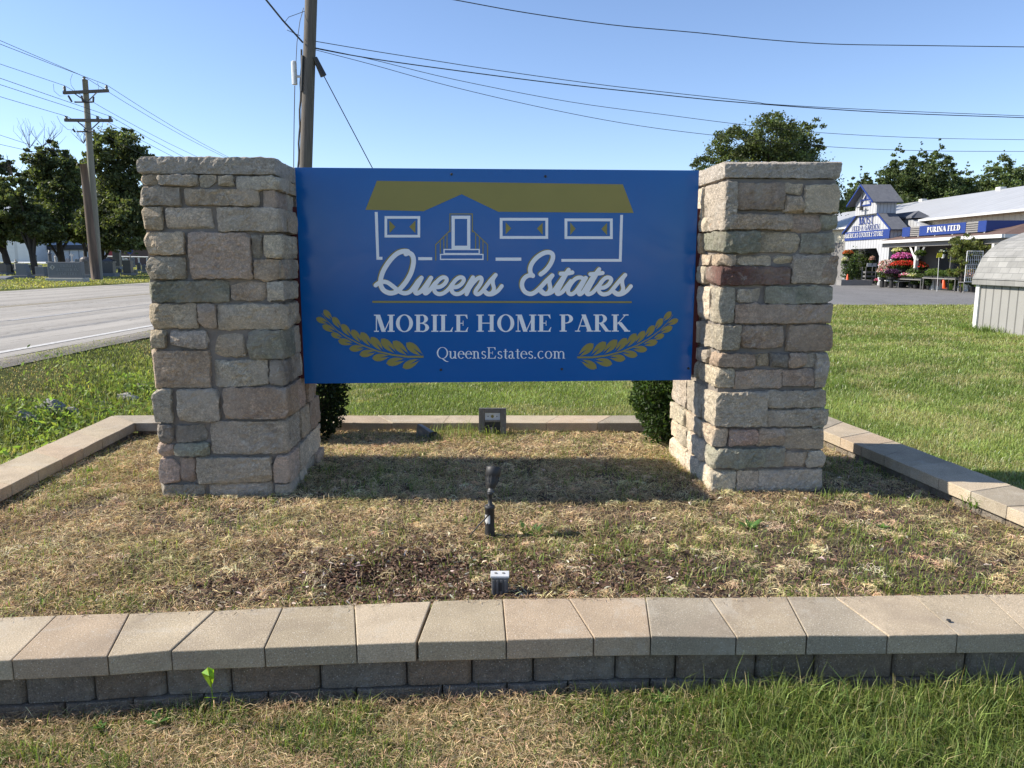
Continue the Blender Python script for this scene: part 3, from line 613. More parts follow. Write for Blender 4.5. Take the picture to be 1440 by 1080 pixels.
em('emblem_window', lambda f: f.ring(147, 266, 327, 374, 13)); em('emblem_window', lambda f: f.ring(730, 275, 975, 381, 14)); em('emblem_window', lambda f: f.ring(1058, 278, 1302, 382, 14)); em('emblem_door', lambda f: f.ring(486, 264, 581, 432, 16))
em('emblem_step', lambda f: f.ring(445, 432, 629, 459, 6)); em('emblem_step', lambda f: f.ring(427, 457, 648, 488, 6))
em('emblem_base_line', lambda f: f.poly([(317, 474), (388, 474), (388, 489), (317, 489)])); em('emblem_base_line', lambda f: f.poly([(709, 476), (839, 476), (839, 492), (709, 492)]))
em('emblem_right_wall', lambda f: (f.poly([(1042, 483), (1333, 483), (1333, 497), (1042, 497)]), f.poly([(1340, 260), (1354, 260), (1347, 497), (1333, 497)])))
f = Flat(Z5)
for t in ([(170, 288), (202, 320), (172, 352)], [(303, 288), (272, 320), (303, 353)], [(760, 297), (788, 328), (760, 358)], [(947, 299), (918, 329), (947, 360)], [(1087, 298), (1114, 330), (1087, 361)], [(1273, 300), (1244, 331), (1273, 362)]): f.poly(t)
f.line([(478, 345), (478, 255), (591, 255), (591, 345)], 5); f.line([(406, 488), (406, 410), (477, 340)], 5); f.line([(668, 488), (668, 410), (592, 338)], 5)
for x, a, b in ((429, 388, 452), (447, 370, 430), (463, 354, 428), (608, 354, 430), (627, 372, 430), (645, 390, 455)): f.line([(x, a), (x, b)], 4.5)
f.poly([(85, 695), (1398, 697), (1398, 706), (85, 705)])
f.g.build('emblem_gold_lines', M['gold'], pn)
def ZA(L): return [(520+x/12.71, 340+y/12.71) for x, y in L]
def ZB(L): return [(610+x/13.09, 370+y/13.09) for x, y in L]
def ZC(L): return [(720+x/13.5, 345+y/13.5) for x, y in L]
def ZD(L): return [(790+x/13.09, 370+y/13.09) for x, y in L]
SCR = [(ZA([(645, 218), (700, 200), (755, 235), (782, 310), (775, 420), (735, 560), (665, 690), (580, 800), (480, 890), (370, 918), (265, 880), (205, 800), (192, 700), (225, 560), (300, 420), (400, 290), (500, 205), (600, 170), (680, 172)]), 6.7),
    (ZA([(105, 778), (165, 735), (245, 715), (320, 730), (400, 785), (480, 850), (560, 905), (640, 920), (720, 890), (790, 810), (860, 710), (925, 645)]), 6.0),
    (ZA([(925, 645), (865, 760), (820, 850), (815, 905), (850, 920), (920, 880), (1000, 780), (1095, 645)]), 6.2), (ZA([(1095, 645), (1035, 770), (985, 870), (985, 915), (1025, 910), (1100, 830), (1170, 740)])+ZB([(60, 345)]), 6.0),
    (ZB([(45, 445), (120, 435), (195, 385), (238, 315), (215, 268), (150, 268), (70, 330), (10, 430), (15, 515), (60, 560), (120, 570), (200, 540), (280, 470), (345, 380)]), 5.7),
    (ZB([(360, 445), (435, 435), (510, 385), (553, 315), (530, 268), (465, 268), (385, 330), (330, 430), (335, 515), (380, 560), (440, 570), (510, 545), (590, 475), (655, 370), (720, 262)]), 5.7),
    (ZB([(722, 262), (685, 370), (645, 480), (603, 572)]), 5.7), (ZB([(650, 470), (715, 375), (795, 292), (860, 265), (882, 310), (850, 395), (790, 480), (765, 540), (800, 573), (865, 545), (945, 450), (1040, 325), (1140, 218)]), 5.7),
    (ZB([(1140, 218), (1090, 300), (1090, 385), (1108, 470), (1070, 545), (1000, 562), (945, 520)]), 5.6), (ZB([(930, 520), (990, 572), (1085, 568), (1180, 510), (1252, 422)]), 5.6),
    (ZC([(545, 550), (635, 480), (725, 365), (775, 245), (765, 165), (700, 132), (600, 150), (480, 225), (385, 335), (345, 440), (355, 530), (395, 580)]), 6.3),
    (ZC([(395, 572), (310, 575), (235, 625), (192, 710), (197, 800), (250, 885), (340, 922), (430, 895), (530, 810), (640, 690), (765, 572)]), 6.2),
    (ZC([(765, 575), (710, 660), (715, 740), (727, 820), (690, 900), (620, 915), (560, 865)]), 5.9), (ZC([(550, 880), (620, 922), (720, 905), (800, 850), (880, 740), (980, 600), (1075, 465)]), 5.9),
    (ZC([(925, 540), (1050, 532), (1145, 515)]), 5.9), (ZC([(1075, 465), (990, 620), (900, 800), (850, 890), (880, 922), (960, 880), (1040, 780), (1120, 680)]), 5.9),
    (ZD([(400, 295), (345, 265), (260, 285), (180, 365), (118, 480), (130, 555), (190, 570), (260, 520), (330, 425), (390, 335), (440, 272)]), 5.7),
    (ZD([(445, 272), (380, 390), (315, 510), (325, 573), (385, 540), (455, 435), (540, 300), (620, 200), (690, 112)]), 5.7), (ZD([(690, 112), (630, 220), (560, 345), (480, 500), (460, 555), (500, 573), (575, 535), (665, 435), (735, 345)]), 5.7),
    (ZD([(525, 205), (640, 195), (752, 182)]), 5.7), (ZD([(712, 455), (790, 445), (870, 385), (910, 310), (880, 268), (810, 272), (735, 340), (680, 440), (690, 525), (740, 568), (805, 573), (885, 540), (970, 440), (1070, 320), (1168, 218)]), 5.7),
    (ZD([(1168, 218), (1115, 300), (1115, 385), (1130, 470), (1095, 545), (1025, 562), (960, 522)]), 5.6), (ZD([(945, 522), (1015, 575), (1110, 568), (1200, 510), (1272, 425)]), 5.6)]
f = Flat(PP, .0004)
for p, w in SCR: f.ribbon([(x-1.5, y-1.0) for x, y in p], w)
f.g.build('script_shadow_outline', M['gold'], pn)
f = Flat(PP, .0032)
for p, w in SCR: f.ribbon(p, w)
f.g.build('script_lettering', M['white'], pn)
def text_on(flat, text, x0, x1, yb, ht, T, t, track=0, yb1=None, ht1=None):
    pl, w = layout(text, T, t, track)
    for q in pl: flat.poly([(x0+(x1-x0)*a/w, (yb+((yb1 or yb)-yb)*a/w)-b*(ht+((ht1 or ht)-ht)*a/w)) for a, b in q])
_, W_ = layout('MOBILE HOME PARK', .20, .055, .02); pos = 0
for wd in ('MOBILE', 'HOME', 'PARK'):
    _, w_ = layout(wd, .20, .055, .02); f = Flat(PP); text_on(f, wd, 526+360*pos/W_, 526+360*(pos+w_)/W_, 466.6-.4*pos/W_, 24.1, .20, .055, .02); f.g.build('capital_lettering', M['white'], pn); pos += w_+.02+.36
f = Flat(PP); text_on(f, 'QueensEstates.com', 614.3, 795.8, 504.2, 15.8, .115, .045, 0); f.g.build('web_address', M['white'], pn)
def wreath(name, mp):
    f = Flat(lambda x, y, o: PP(*mp(x, y), o)); LV = [((135, 52), (245, 175)), ((250, 140), (355, 285)), ((362, 232), (485, 385)), ((490, 303), (615, 465)), ((605, 335), (740, 510)), ((733, 396), (885, 570)), ((862, 418), (1045, 595)), ((1012, 445), (1205, 622)), ((1180, 468), (1385, 628)),
        ((40, 155), (190, 220)), ((118, 248), (285, 325)), ((228, 350), (375, 410)), ((318, 440), (510, 480)), ((458, 545), (655, 530)), ((588, 620), (798, 580)), ((750, 665), (970, 640)), ((928, 730), (1168, 680)), ((1135, 785), (1350, 680))]
    for tip, bs in LV:
        a = np.array(tip, float); b = np.array(bs, float); u = b-a; L = np.linalg.norm(u); u /= L; v = np.array([-u[1], u[0]]); hw = .19*L+6
        for sgn in (1, -1):
            side = [a+u*L*k+v*sgn*hw*(math.sin(math.pi*min(1, k**.75))**.8 if k < 1 else .12) for k in (0, .12, .28, .45, .62, .78, .9, 1.0)]
            inner = [b+v*sgn*L*.06, a+u*L*.42]
            f.tri_poly([tuple(p) for p in side[:-1]]+[tuple(b+v*sgn*hw*.25)]+[tuple(inner[0]), tuple(inner[1])])
    st = [(112, 95), (190, 200), (290, 300), (430, 400), (600, 490), (800, 570), (1000, 620), (1200, 645), (1400, 645)]
    for i in range(8):
        a, b = np.array(st[i], float), np.array(st[i+1], float); u = (b-a)/np.linalg.norm(b-a); v = np.array([-u[1], u[0]]); wa = (4+22*(i/8))/2; wb = (4+22*((i+1)/8))/2; f.poly([a-v*wa, b-v*wb, b+v*wb, a+v*wa])
    f.g.build(name, M['gold'], pn)
wreath('leaf_branch', lambda x, y: (440+x/9, 430+y/9))
wreath('leaf_branch', lambda x, y: (800+(105+(1400-x)*.941)/9, 430+(72+(y-52)*.98)/9))
# ------------------------------------------------------------------ grass, straw and mulch (nobody could count them)
def mixcol(a, b, f): f = np.clip(f, 0, 1)[:, None]; return np.array(a)[None]*(1-f)+np.array(b)[None]*f
def vary(c, v=.22, hue=.07): n = len(c); return np.clip(c*np.clip(RNG.normal(1, v, (n, 1)), .35, 1.9)*RNG.normal(1, hue, (n, 3)), .003, 1)
GRN = (.100, .150, .030); GRN2 = (.21, .25, .065); TAN = (.48, .37, .19); TAN2 = (.68, .55, .32); OLV = (.24, .23, .085)
def inside_bed(x, y, m=0.0):
    xl = -2.75-.067*(y-2.5)-m; xr = 2.34+.135*(5.4-y)+m; return (x > xl) & (x < xr) & (y > 2.1-m) & (y < 6.08+m)
def in_pillar(x, y, m=.0):
    s = (x-O_[0])*A_[0]+(y-O_[1])*A_[1]; t = (x-O_[0])*B_[0]+(y-O_[1])*B_[1]
    return (t > -.01-m) & (t < PD+.01+m) & (((s > -.01-m) & (s < sL1+m)) | ((s > sR0-m) & (s < sR1+m)))
# front strip
n = 95000; x = RNG.uniform(-2.1, 2.3, n); y = RNG.uniform(1.55, 2.36, n)
face_y = np.interp(x, [p[0] for p in FJ], [p[1] for p in FJ]); k = y < face_y-.006+.02*(RNG.random(n) < .1); x, y = x[k], y[k]; n = len(x)
gm = sstep(.02, .95, x+.9*(fbm(x*3.3, y*3.3, 1)-.5))*1.0+.62*sstep(.52, .62, fbm(x*3.1, y*4, 21))*sstep(-.15, -.5, x)
dead = (gm < .45); gr = RNG.random(n) < np.clip(gm*1.05+.04, .0, .97)
keep = gr | (RNG.random(n) < .75); x, y, gr, gm = x[keep], y[keep], gr[keep], gm[keep]; n = len(x)
tall = sstep(.35, .9, x)
clump = .55+.95*fbm(x*7, y*7, 14); h = np.where(gr, (RNG.gamma(4, .0085, n)*(1+.75*tall)+.010)*clump, RNG.uniform(.008, .03, n)); l = np.where(gr, RNG.uniform(.1, 1.05, n), RNG.uniform(.7, 1.5, n))
wv = np.where(gr, RNG.uniform(.0016, .0042, n), RNG.uniform(.0011, .0024, n))
c = np.where(gr[:, None], vary(mixcol(GRN, (.27, .32, .09), RNG.random(n)**1.5), .35), vary(mixcol(TAN, TAN2, RNG.random(n)), .3))
c[RNG.random(n) < .06] = (.50, .42, .22)
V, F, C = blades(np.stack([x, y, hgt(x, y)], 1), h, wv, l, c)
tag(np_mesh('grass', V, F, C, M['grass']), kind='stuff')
n = 75000; x = RNG.uniform(-2.1, 2.3, n); y = RNG.uniform(1.55, 2.37, n); face_y = np.interp(x, [p[0] for p in FJ], [p[1] for p in FJ])
gm = sstep(.02, .95, x+.9*(fbm(x*3.3, y*3.3, 1)-.5)); k = (y < face_y-.0) & (RNG.random(n) > gm*.9); x, y = x[k], y[k]; n = len(x)
near = sstep(.10, .0, np.interp(x, [p[0] for p in FJ], [p[1] for p in FJ])-y)
V, F, C = sticks(np.stack([x, y, hgt(x, y)+RNG.uniform(.002, .018, n)+near*RNG.random(n)*.02], 1), RNG.uniform(.015, .055, n), RNG.uniform(.0009, .0021, n), vary(mixcol((.30, .20, .11), (.70, .54, .32), RNG.random(n)), .35), .35)
tag(np_mesh('dry_grass_clippings', V, F, C, M['straw']), kind='stuff')
# bed: straw thatch
n = 330000; x = RNG.uniform(-3.0, 2.75, n); y = 2.5+RNG.random(n)**1.15*3.4
k = inside_bed(x, y, -.0) & ~in_pillar(x, y) & (y > np.interp(x, [p[0] for p in BJ], [p[1] for p in BJ])); x, y = x[k], y[k]; n = len(x)
bare = np.exp(-(((x+.42)/.42)**2+((y-3.0)/.26)**2)**1.2)*.95+.75*np.exp(-(((x-.75)/.9)**2+((y-3.1)/.45)**2))+.5*np.exp(-(((x-1.7)/.6)**2+((y-3.5)/.4)**2))+.45*sstep(.50, .66, fbm(x*1.7, y*1.7, 31))*sstep(-1.6, -.6, x)+.35*sstep(.9, 1.3, x)
dens = np.clip(1.04-bare*.85, .12, 1)*np.clip(-.25+2.1*fbm(x*5, y*5, 8), .12, 1); k = RNG.random(n) < dens; x, y, bare = x[k], y[k], bare[k]; n = len(x)
tf = fbm(x*2.4, y*2.4, 12); col = mixcol((.44, .32, .165), (.76, .60, .35), tf*1.7-.35+RNG.normal(0, .28, n)); col = np.where((fbm(x*3.5, y*3.5, 17) > .60)[:, None], col*.6+np.array([.20, .19, .07])*.4*1.5, col); col = col*(1-sstep(-.8, .4, x)*sstep(4.6, 3.9, y)*np.array([[.24], [.26], [.28]])).T if 0 else col*(1-(sstep(-.8, .4, x)*sstep(4.6, 3.9, y))[:, None]*np.array([.20, .22, .22])); dk = RNG.random(n) < .15; col[dk] *= .45; col = np.minimum(col, .85)
V, F, C = sticks(np.stack([x, y, bedz(x, y)+RNG.uniform(.002, .022, n)*(1.2-bare*.8)], 1), RNG.uniform(.018, .060, n), RNG.uniform(.0011, .0027, n)*(1+.3*(y > 4.6)), vary(col, .33), .38)
tag(np_mesh('dead_grass_thatch', V, F, C, M['straw']), kind='stuff')
n = 900; cx = RNG.uniform(-2.95, 2.6, n); cy = 2.62+RNG.random(n)**1.1*3.2; k = inside_bed(cx, cy, -.05) & ~in_pillar(cx, cy, .03) & (RNG.random(n) > .85*np.exp(-(((cx+.42)/.5)**2+((cy-3.0)/.3)**2))); cx, cy = cx[k], cy[k]; m = 90; rr = np.repeat(RNG.uniform(.015, .06, len(cx)), m); x = np.repeat(cx, m)+RNG.normal(0, 1, len(rr))*rr; y = np.repeat(cy, m)+RNG.normal(0, .8, len(rr))*rr; hz = np.repeat(RNG.uniform(.006, .03, len(cx)), m)*np.exp(-((x-np.repeat(cx, m))**2+(y-np.repeat(cy, m))**2)/rr**2)
k = inside_bed(x, y) & ~in_pillar(x, y) & (y > np.interp(x, [p[0] for p in BJ], [p[1] for p in BJ])); cc = np.repeat(jit((.62, .49, .29), len(cx), .22, .05), m, 0)[k]; x, y, hz = x[k], y[k], hz[k]; n = len(x)
V, F, C = sticks(np.stack([x, y, bedz(x, y)+hz+RNG.uniform(.004, .014, n)], 1), RNG.uniform(.015, .05, n), RNG.uniform(.0012, .0028, n), vary(np.minimum(cc, .85), .25), .45)
tag(np_mesh('matted_straw_clumps', V, F, C, M['straw']), kind='stuff')
# upright dead tufts + green shoots
n = 90000; x = RNG.uniform(-3.0, 2.75, n); y = 2.5+RNG.random(n)**1.1*3.45; k = inside_bed(x, y) & ~in_pillar(x, y, -.005) & (y > np.interp(x, [p[0] for p in BJ], [p[1] for p in BJ])+.004); x, y = x[k], y[k]; n = len(x)
g1 = sstep(.56, .70, fbm(x*2.6, y*2.6, 41, 2)); spots = [(-.95, 2.62, .16, .05), (-.3, 2.72, .35, .05), (.32, 3.25, .55, .18), (.9, 3.3, .35, .15), (.55, 3.55, .5, .1), (1.5, 2.9, .5, .2), (-1.15, 3.55, .22, .08), (-2.55, 4.35, .22, .25), (-.45, 5.6, .45, .22), (.1, 5.75, .25, .1),
    (-.1, 2.95, .1, .05), (-1.9, 4.0, .25, .06), (2.1, 4.1, .35, .12), (2.15, 4.9, .25, .3), (-.9, 4.5, .7, .25), (.6, 4.55, .6, .2), (1.05, 5.2, .14, .3), (.75, 5.72, .12, .05), (1.9, 3.5, .5, .2), (-2.2, 3.2, .3, .15), (-.6, 3.45, .2, .08), (1.2, 3.75, .4, .06), (-1.7, 2.75, .3, .1), (-.02, 3.42, .12, .06)]
g2 = np.zeros(n)
for a, b, r1, r2 in spots: g2 = np.maximum(g2, np.exp(-((x-a)/r1)**2-((y-b)/r2)**2))
g3 = sstep(.57, .66, fbm(x*6, y*6, 44, 2)); gp_ = np.clip(g1*.26+g3*.6+g2*1.0*(.2+1.2*fbm(x*8, y*8, 6)), 0, 1); u = RNG.random(n); gr = u < gp_; dd = (~gr) & (RNG.random(n) < .30*np.clip(1.1-np.exp(-(((x+.42)/.5)**2+((y-3.0)/.34)**2)), .05, 1)); k = gr | dd; x, y, gr, g2 = x[k], y[k], gr[k], g2[k]; n = len(x)
rear = np.exp(-((x+.35)/.45)**2-((y-5.68)/.2)**2)
h = np.where(gr, RNG.gamma(4, .009, n)*(1+1.4*rear)+.01, RNG.uniform(.012, .05, n)); c = np.where(gr[:, None], vary(mixcol((.15, .23, .045), (.34, .37, .10), RNG.random(n)), .3), vary(mixcol(TAN, TAN2, RNG.random(n)), .3))
V, F, C = blades(np.stack([x, y, bedz(x, y)], 1), h, np.where(gr, RNG.uniform(.002, .0045, n), RNG.uniform(.0014, .0028, n)), RNG.uniform(.15, 1.2, n), c)
tag(np_mesh('bed_grass_shoots', V, F, C, M['grass']), kind='stuff')
# mulch chips
n = 30000; x = np.concatenate([RNG.normal(-.35, .55, n//2), RNG.uniform(-2.9, 2.7, n//2)]); y = np.concatenate([RNG.normal(3.0, .30, n//2), 2.55+RNG.random(n//2)**1.3*3.2]); k = inside_bed(x, y) & ~in_pillar(x, y, .01) & (y > 2.73); x, y = x[k], y[k]; n = len(x)
col = np.where((RNG.random(n) < .07)[:, None], np.array([[.58, .50, .40]]), mixcol((.085, .05, .035), (.23, .15, .10), RNG.random(n)**1.5))
V, F, C = sticks(np.stack([x, y, bedz(x, y)+RNG.uniform(.004, .02, n)], 1), RNG.uniform(.012, .042, n), RNG.uniform(.004, .010, n), vary(col, .3), .3)
tag(np_mesh('wood_mulch_chips', V, F, C, M['straw']), kind='stuff')
n = 420; x = RNG.uniform(-2.2, 2.4, n); yb_ = np.interp(x, [p[0] for p in BJ], [p[1] for p in BJ]); y = yb_-np.abs(RNG.normal(0, .022, n)); V, F, C = sticks(np.stack([x, y, np.full(n, .2245)], 1), RNG.uniform(.008, .03, n), RNG.uniform(.001, .0025, n), vary(mixcol((.2, .13, .08), (.5, .4, .25), RNG.random(n)), .3), .05)
tag(np_mesh('blown_straw_bits', V, F, C, M['straw']), kind='stuff')
# lawn behind and to the right
def lawn(n, xr, y0, y1, cfun, hh, ww, excl=None):
    y = np.exp(RNG.uniform(math.log(y0), math.log(y1), n)); x = xr(y, RNG.random(n)); 
    if excl is not None: k = ~excl(x, y); x, y = x[k], y[k]; n = len(x)
    s = np.maximum(1, y/7.0); P = np.stack([x, y, hgt(x, y)], 1)
    return blades(P, hh(x, y, n)*s**.35, ww*s*RNG.uniform(.6, 1.4, n), RNG.uniform(.15, 1.0, n), cfun(x, y, n), 1.35)
def cl(x, y, n):
    f = fbm(x*.8, y*.8, 51)*1.5-.3+RNG.normal(0, .2, n); c = mixcol((.155, .215, .048), (.34, .40, .125), f); far = sstep(15, 25, y)*(.1+.75*fbm(x*.35, y*.6, 61)); c = c*(1-far[:, None]*.7)+np.array([.36, .34, .12])*far[:, None]*.7
    c = c*(.78+.5*fbm(x*.55, y*1.1, 33))[:, None]; dry = (fbm(x*1.9, y*1.9, 71) > .58) & (RNG.random(n) < .7); c[dry] = c[dry]*.4+np.array([.48, .42, .22])*.6
    wh = RNG.random(n) < .04; c[wh] = (.62, .62, .42); return vary(c, .22)
Vs = []
ex = lambda x, y: inside_bed(x, y, .02) | ((x > 10.0) & (x < 13.2) & (y > 12.4) & (y < 16.6))
Vs.append(lawn(150000, lambda y, u: -.35*y+u*(.62*y), 6.1, 12.5, cl, lambda x, y, n: RNG.uniform(.025, .06, n), .0048, ex))
Vs.append(lawn(90000, lambda y, u: -.42*y+u*(.80*y), 10.5, 25.4, cl, lambda x, y, n: RNG.uniform(.025, .06, n), .0056, ex)); Vs.append(lawn(30000, lambda y, u: .25*y+u*(.14*y), 6.1, 12.5, cl, lambda x, y, n: RNG.uniform(.025, .06, n), .005, ex))
Vs.append(lawn(350000, lambda y, u: np.where(y < 6.1, 2.2, .36*y)+u*(.46*y), 2.3, 25.4, cl, lambda x, y, n: RNG.uniform(.03, .075, n)*(.8+.6*fbm(x*2, y*2, 4)), .0050, ex))
off = 0; VV = []; FF = []; CC = []
for V, F, C in Vs: VV.append(V); FF.append(F+off); CC.append(C); off += len(V)
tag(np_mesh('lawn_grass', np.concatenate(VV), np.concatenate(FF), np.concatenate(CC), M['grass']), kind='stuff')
# roadside ditch: tall rank grass and weeds
n = 150000; y = np.exp(RNG.uniform(math.log(2.6), math.log(26), n)); x = -3.05-RNG.random(n)*2.42; k = ~inside_bed(x, y, .01); x, y = x[k], y[k]; n = len(x)
weed = np.exp(-((x+4.0)/.5)**2)*sstep(3, 4.5, y); low = sstep(-4.7, -5.3, x); s = np.maximum(1, y/7)
f = fbm(x*1.3, y*.8, 81); dry = np.clip(sstep(.42, .56, fbm(x*.9+3, y*.55, 91))*(.35+sstep(-4.3, -5.0, x)*.9)+(x < -5.33)*.5, 0, 1)
bl = RNG.random(n) > dry*.45*(x < -4.4); x, y, weed, low, s, f, dry = [q[bl] for q in (x, y, weed, low, s, f, dry)]; n = len(x)
c = mixcol((.18, .225, .055), (.44, .47, .16), f*1.5-.3+RNG.normal(0, .2, n)); d2 = RNG.random(n) < dry*.8; c[d2] = vary(mixcol(TAN, TAN2, RNG.random(d2.sum())), .2)
h = (RNG.uniform(.02, .06, n)*(1-.4*low)+weed*RNG.gamma(3, .018, n))*np.where(d2, .6, 1); w_ = (.0045+.0045*weed)*s*RNG.uniform(.6, 1.4, n)
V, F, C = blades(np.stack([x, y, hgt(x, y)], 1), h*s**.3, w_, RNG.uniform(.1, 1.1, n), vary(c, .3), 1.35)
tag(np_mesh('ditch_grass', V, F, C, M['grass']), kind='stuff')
# broad leaved weeds in the ditch
n = 5500; y = RNG.uniform(3.4, 8.5, n); x = RNG.normal(-4.15, .35, n); k = (x < -3.35) & (fbm(x*2.5, y*2.5, 95) > .47); P = np.stack([x[k], y[k], hgt(x[k], y[k])+RNG.uniform(.02, .16, k.sum())], 1)
tag(leaves(P, .023, jit((.24, .32, .085), k.sum(), .3), M['leaf'], 'ditch_weeds', elong=2.2), kind='stuff')
# cemetery grass beyond the road
n = 60000; y = RNG.uniform(26, 75, n); x = -18.2-RNG.random(n)**1.4*32
k = (x/y > -.80); x, y = x[k], y[k]; n = len(x); c = vary(mixcol((.34, .37, .11), (.50, .45, .18), fbm(x*.5, y*.5, 5)*1.6-.3), .2)
V, F, C = blades(np.stack([x, y, hgt(x, y)], 1), RNG.uniform(.03, .09, n), RNG.uniform(.03, .06, n), RNG.uniform(.2, 1, n), c, 1.2)
tag(np_mesh('cemetery_grass', V, F, C, M['grass']), kind='stuff')
# small individual weeds and tufts
def tuft(name, label, cat, px, py, n, hgt_, spread, col, wide=.004, zf=None, group=None, lean=(.2, 1.0), xyz=None):
    p = xyz if xyz is not None else at_z(px, py, .14); a = RNG.uniform(0, 6.28, n); r = RNG.random(n)*spread; P = np.stack([p[0]+np.cos(a)*r, p[1]+np.sin(a)*r, np.full(n, p[2])], 1)
    V, F, C = blades(P, RNG.uniform(.5, 1.1, n)*hgt_, np.full(n, wide), RNG.uniform(*lean, n), jit(col, n, .2)); o = np_mesh(name, V, F, C, M['grass'], org=tuple(p)); return tag(o, label, cat, group)
tuft('grass_tuft', 'thin green grass stems at the foot of the left pillar front', 'grass tuft', 335, 697, 9, .17, .02, (.24, .32, .06), .004)
tuft('grass_tuft', 'green grass tuft leaning against the shaded coping of the right wall', 'grass tuft', 1367, 712, 40, .10, .05, (.17, .28, .05), .005)
tuft('grass_tuft', 'bright green tuft against the inner face of the left block wall', 'grass tuft', 125, 668, 60, .09, .10, (.20, .30, .05), .005)
# rosette weeds
def rosette(px, py, n, s, label, col=(.10, .22, .05), xyz=None):
    p = xyz if xyz is not None else at_z(px, py, .145); g = G()
    for k in range(n):
        a = k*2.399; r = s*random.uniform(.5, 1); d = np.array([math.cos(a), math.sin(a), random.uniform(.15, .8)]); u = np.array([-math.sin(a), math.cos(a), 0]); m_ = p+d*r*.55; e = p+d*r; v = random.uniform(.7, 1.3); g.col = tuple(q*v for q in col)
        g.face([p, m_-u*r*.22, e, m_+u*r*.22])
    tag(g.build('weed', M['leaf'], org=p), label, 'weed')
rosette(640, 738, 14, .07, 'dark green weed rosette left of the black bullet spotlight', (.07, .15, .04))
rosette(745, 752, 16, .09, 'broad dark green weed just right of the spotlight stake', (.08, .16, .045))
rosette(1055, 742, 14, .07, 'green weed in the bed in front of the right pillar', (.08, .17, .045))
rosette(1240, 742, 12, .05, 'small green weed beyond the right pillar corner', (.12, .22, .05))
rosette(935, 790, 12, .05, 'small weed in the front right of the bed', (.12, .22, .05))
rosette(190, 995, 9, .045, 'clover leaf cluster on the ground by the front wall, left', (.10, .22, .05), xyz=np.array([-1.13, 2.20, .02]))
rosette(120, 1000, 9, .035, 'clover leaf cluster at the far left foot of the front wall', (.10, .22, .05), xyz=np.array([-1.30, 2.17, .02]))
rosette(950, 985, 9, .05, 'green weed with round leaves at the foot of the front wall, centre right', (.11, .22, .05), xyz=np.array([.50, 2.30, .03]))
# single sprout with a bright leaf in front of the wall
p = at_y(297, 1000, 2.18); g = G(); g.col = (.20, .30, .05); top = at_y(297, 962, 2.19); g.tube([p, (p+top)/2+np.array([.004, 0, 0]), top], .0016, 5)
lf = [(297, 966), (287, 955), (284, 945), (290, 941), (293, 937), (300, 942), (302, 952), (299, 960)]; ctr = at_y(294, 950, 2.172); Pn = [at_y(a, b, 2.19) for a, b in lf]; g.col = (.30, .46, .035)
for i in range(len(Pn)): g.col = (.27+.05*(i % 2), .42+.04*(i % 3), .035); Pn[i][1] += .008*((i % 2)-.5)
for i in range(len(Pn)): g.col = (.24+.07*(i % 2), .38+.06*(i % 3), .03); g.face([ctr, Pn[i], Pn[(i+1) % len(Pn)]])
g.col = (.20, .30, .05); g.tube([top, ctr+np.array([0, -.001, 0]), (ctr+Pn[2])/2+np.array([0, -.001, 0])], .0008, 4)
for sx in (-1, 1): g.col = (.22, .36, .04); q_ = (p+top)/2; g.face([q_, q_+np.array([sx*.010, -.006, .006]), q_+np.array([sx*.022, -.004, .002]), q_+np.array([sx*.011, .004, -.003])])
tag(g.build('sprout', M['leaf'], org=p), 'single sprout with one bright yellow green leaf in front of the block wall', 'sprout')
# ------------------------------------------------------------------ ditch rocks
def rock(px, py, w, label, col=(.34, .35, .36), flat=.55):
    p = gp(px, py); g = G(); sd = random.uniform(0, 99); vs = []; nu, nv = 10, 7
    for j in range(nv+1):
        for i in range(nu):
            a = 2*math.pi*i/nu; b = math.pi*j/nv; d = Vector((math.cos(a)*math.sin(b), math.sin(a)*math.sin(b)*.7, math.cos(b)*flat)); k = 1+.55*mn.noise(d*1.6+Vector((sd, 0, 0))); vs.append(tuple(p+np.array(d)*k*w/2+np.array([0, 0, w*.12])))
    fs = [(j*nu+i, (j+1)*nu+i, (j+1)*nu+(i+1) % nu, j*nu+(i+1) % nu) for j in range(nv) for i in range(nu)]; g.col = col; g.add(vs, fs)
    tag(g.build('rock', M['stone'], org=p), label, 'rock', 'rocks lying in the ditch')
rock(33, 592, .22, 'grey rock half hidden in ditch weeds, nearest the left picture edge'); rock(68, 580, .30, 'long pale grey rock in the ditch grass, biggest of the ditch rocks'); rock(100, 583, .19, 'blue grey rock beside the long pale ditch rock')
rock(142, 572, .16, 'small dark rock in the ditch between the pale rocks', (.20, .20, .19)); rock(180, 566, .24, 'whitish rock in the ditch nearest the left stone pillar', (.5, .49, .46)); rock(200, 546, .15, 'small grey rock on the far ditch bank behind the left pillar', (.3, .29, .27)); rock(172, 549, .12, 'dark stone in a hollow of the far ditch bank', (.12, .11, .10))
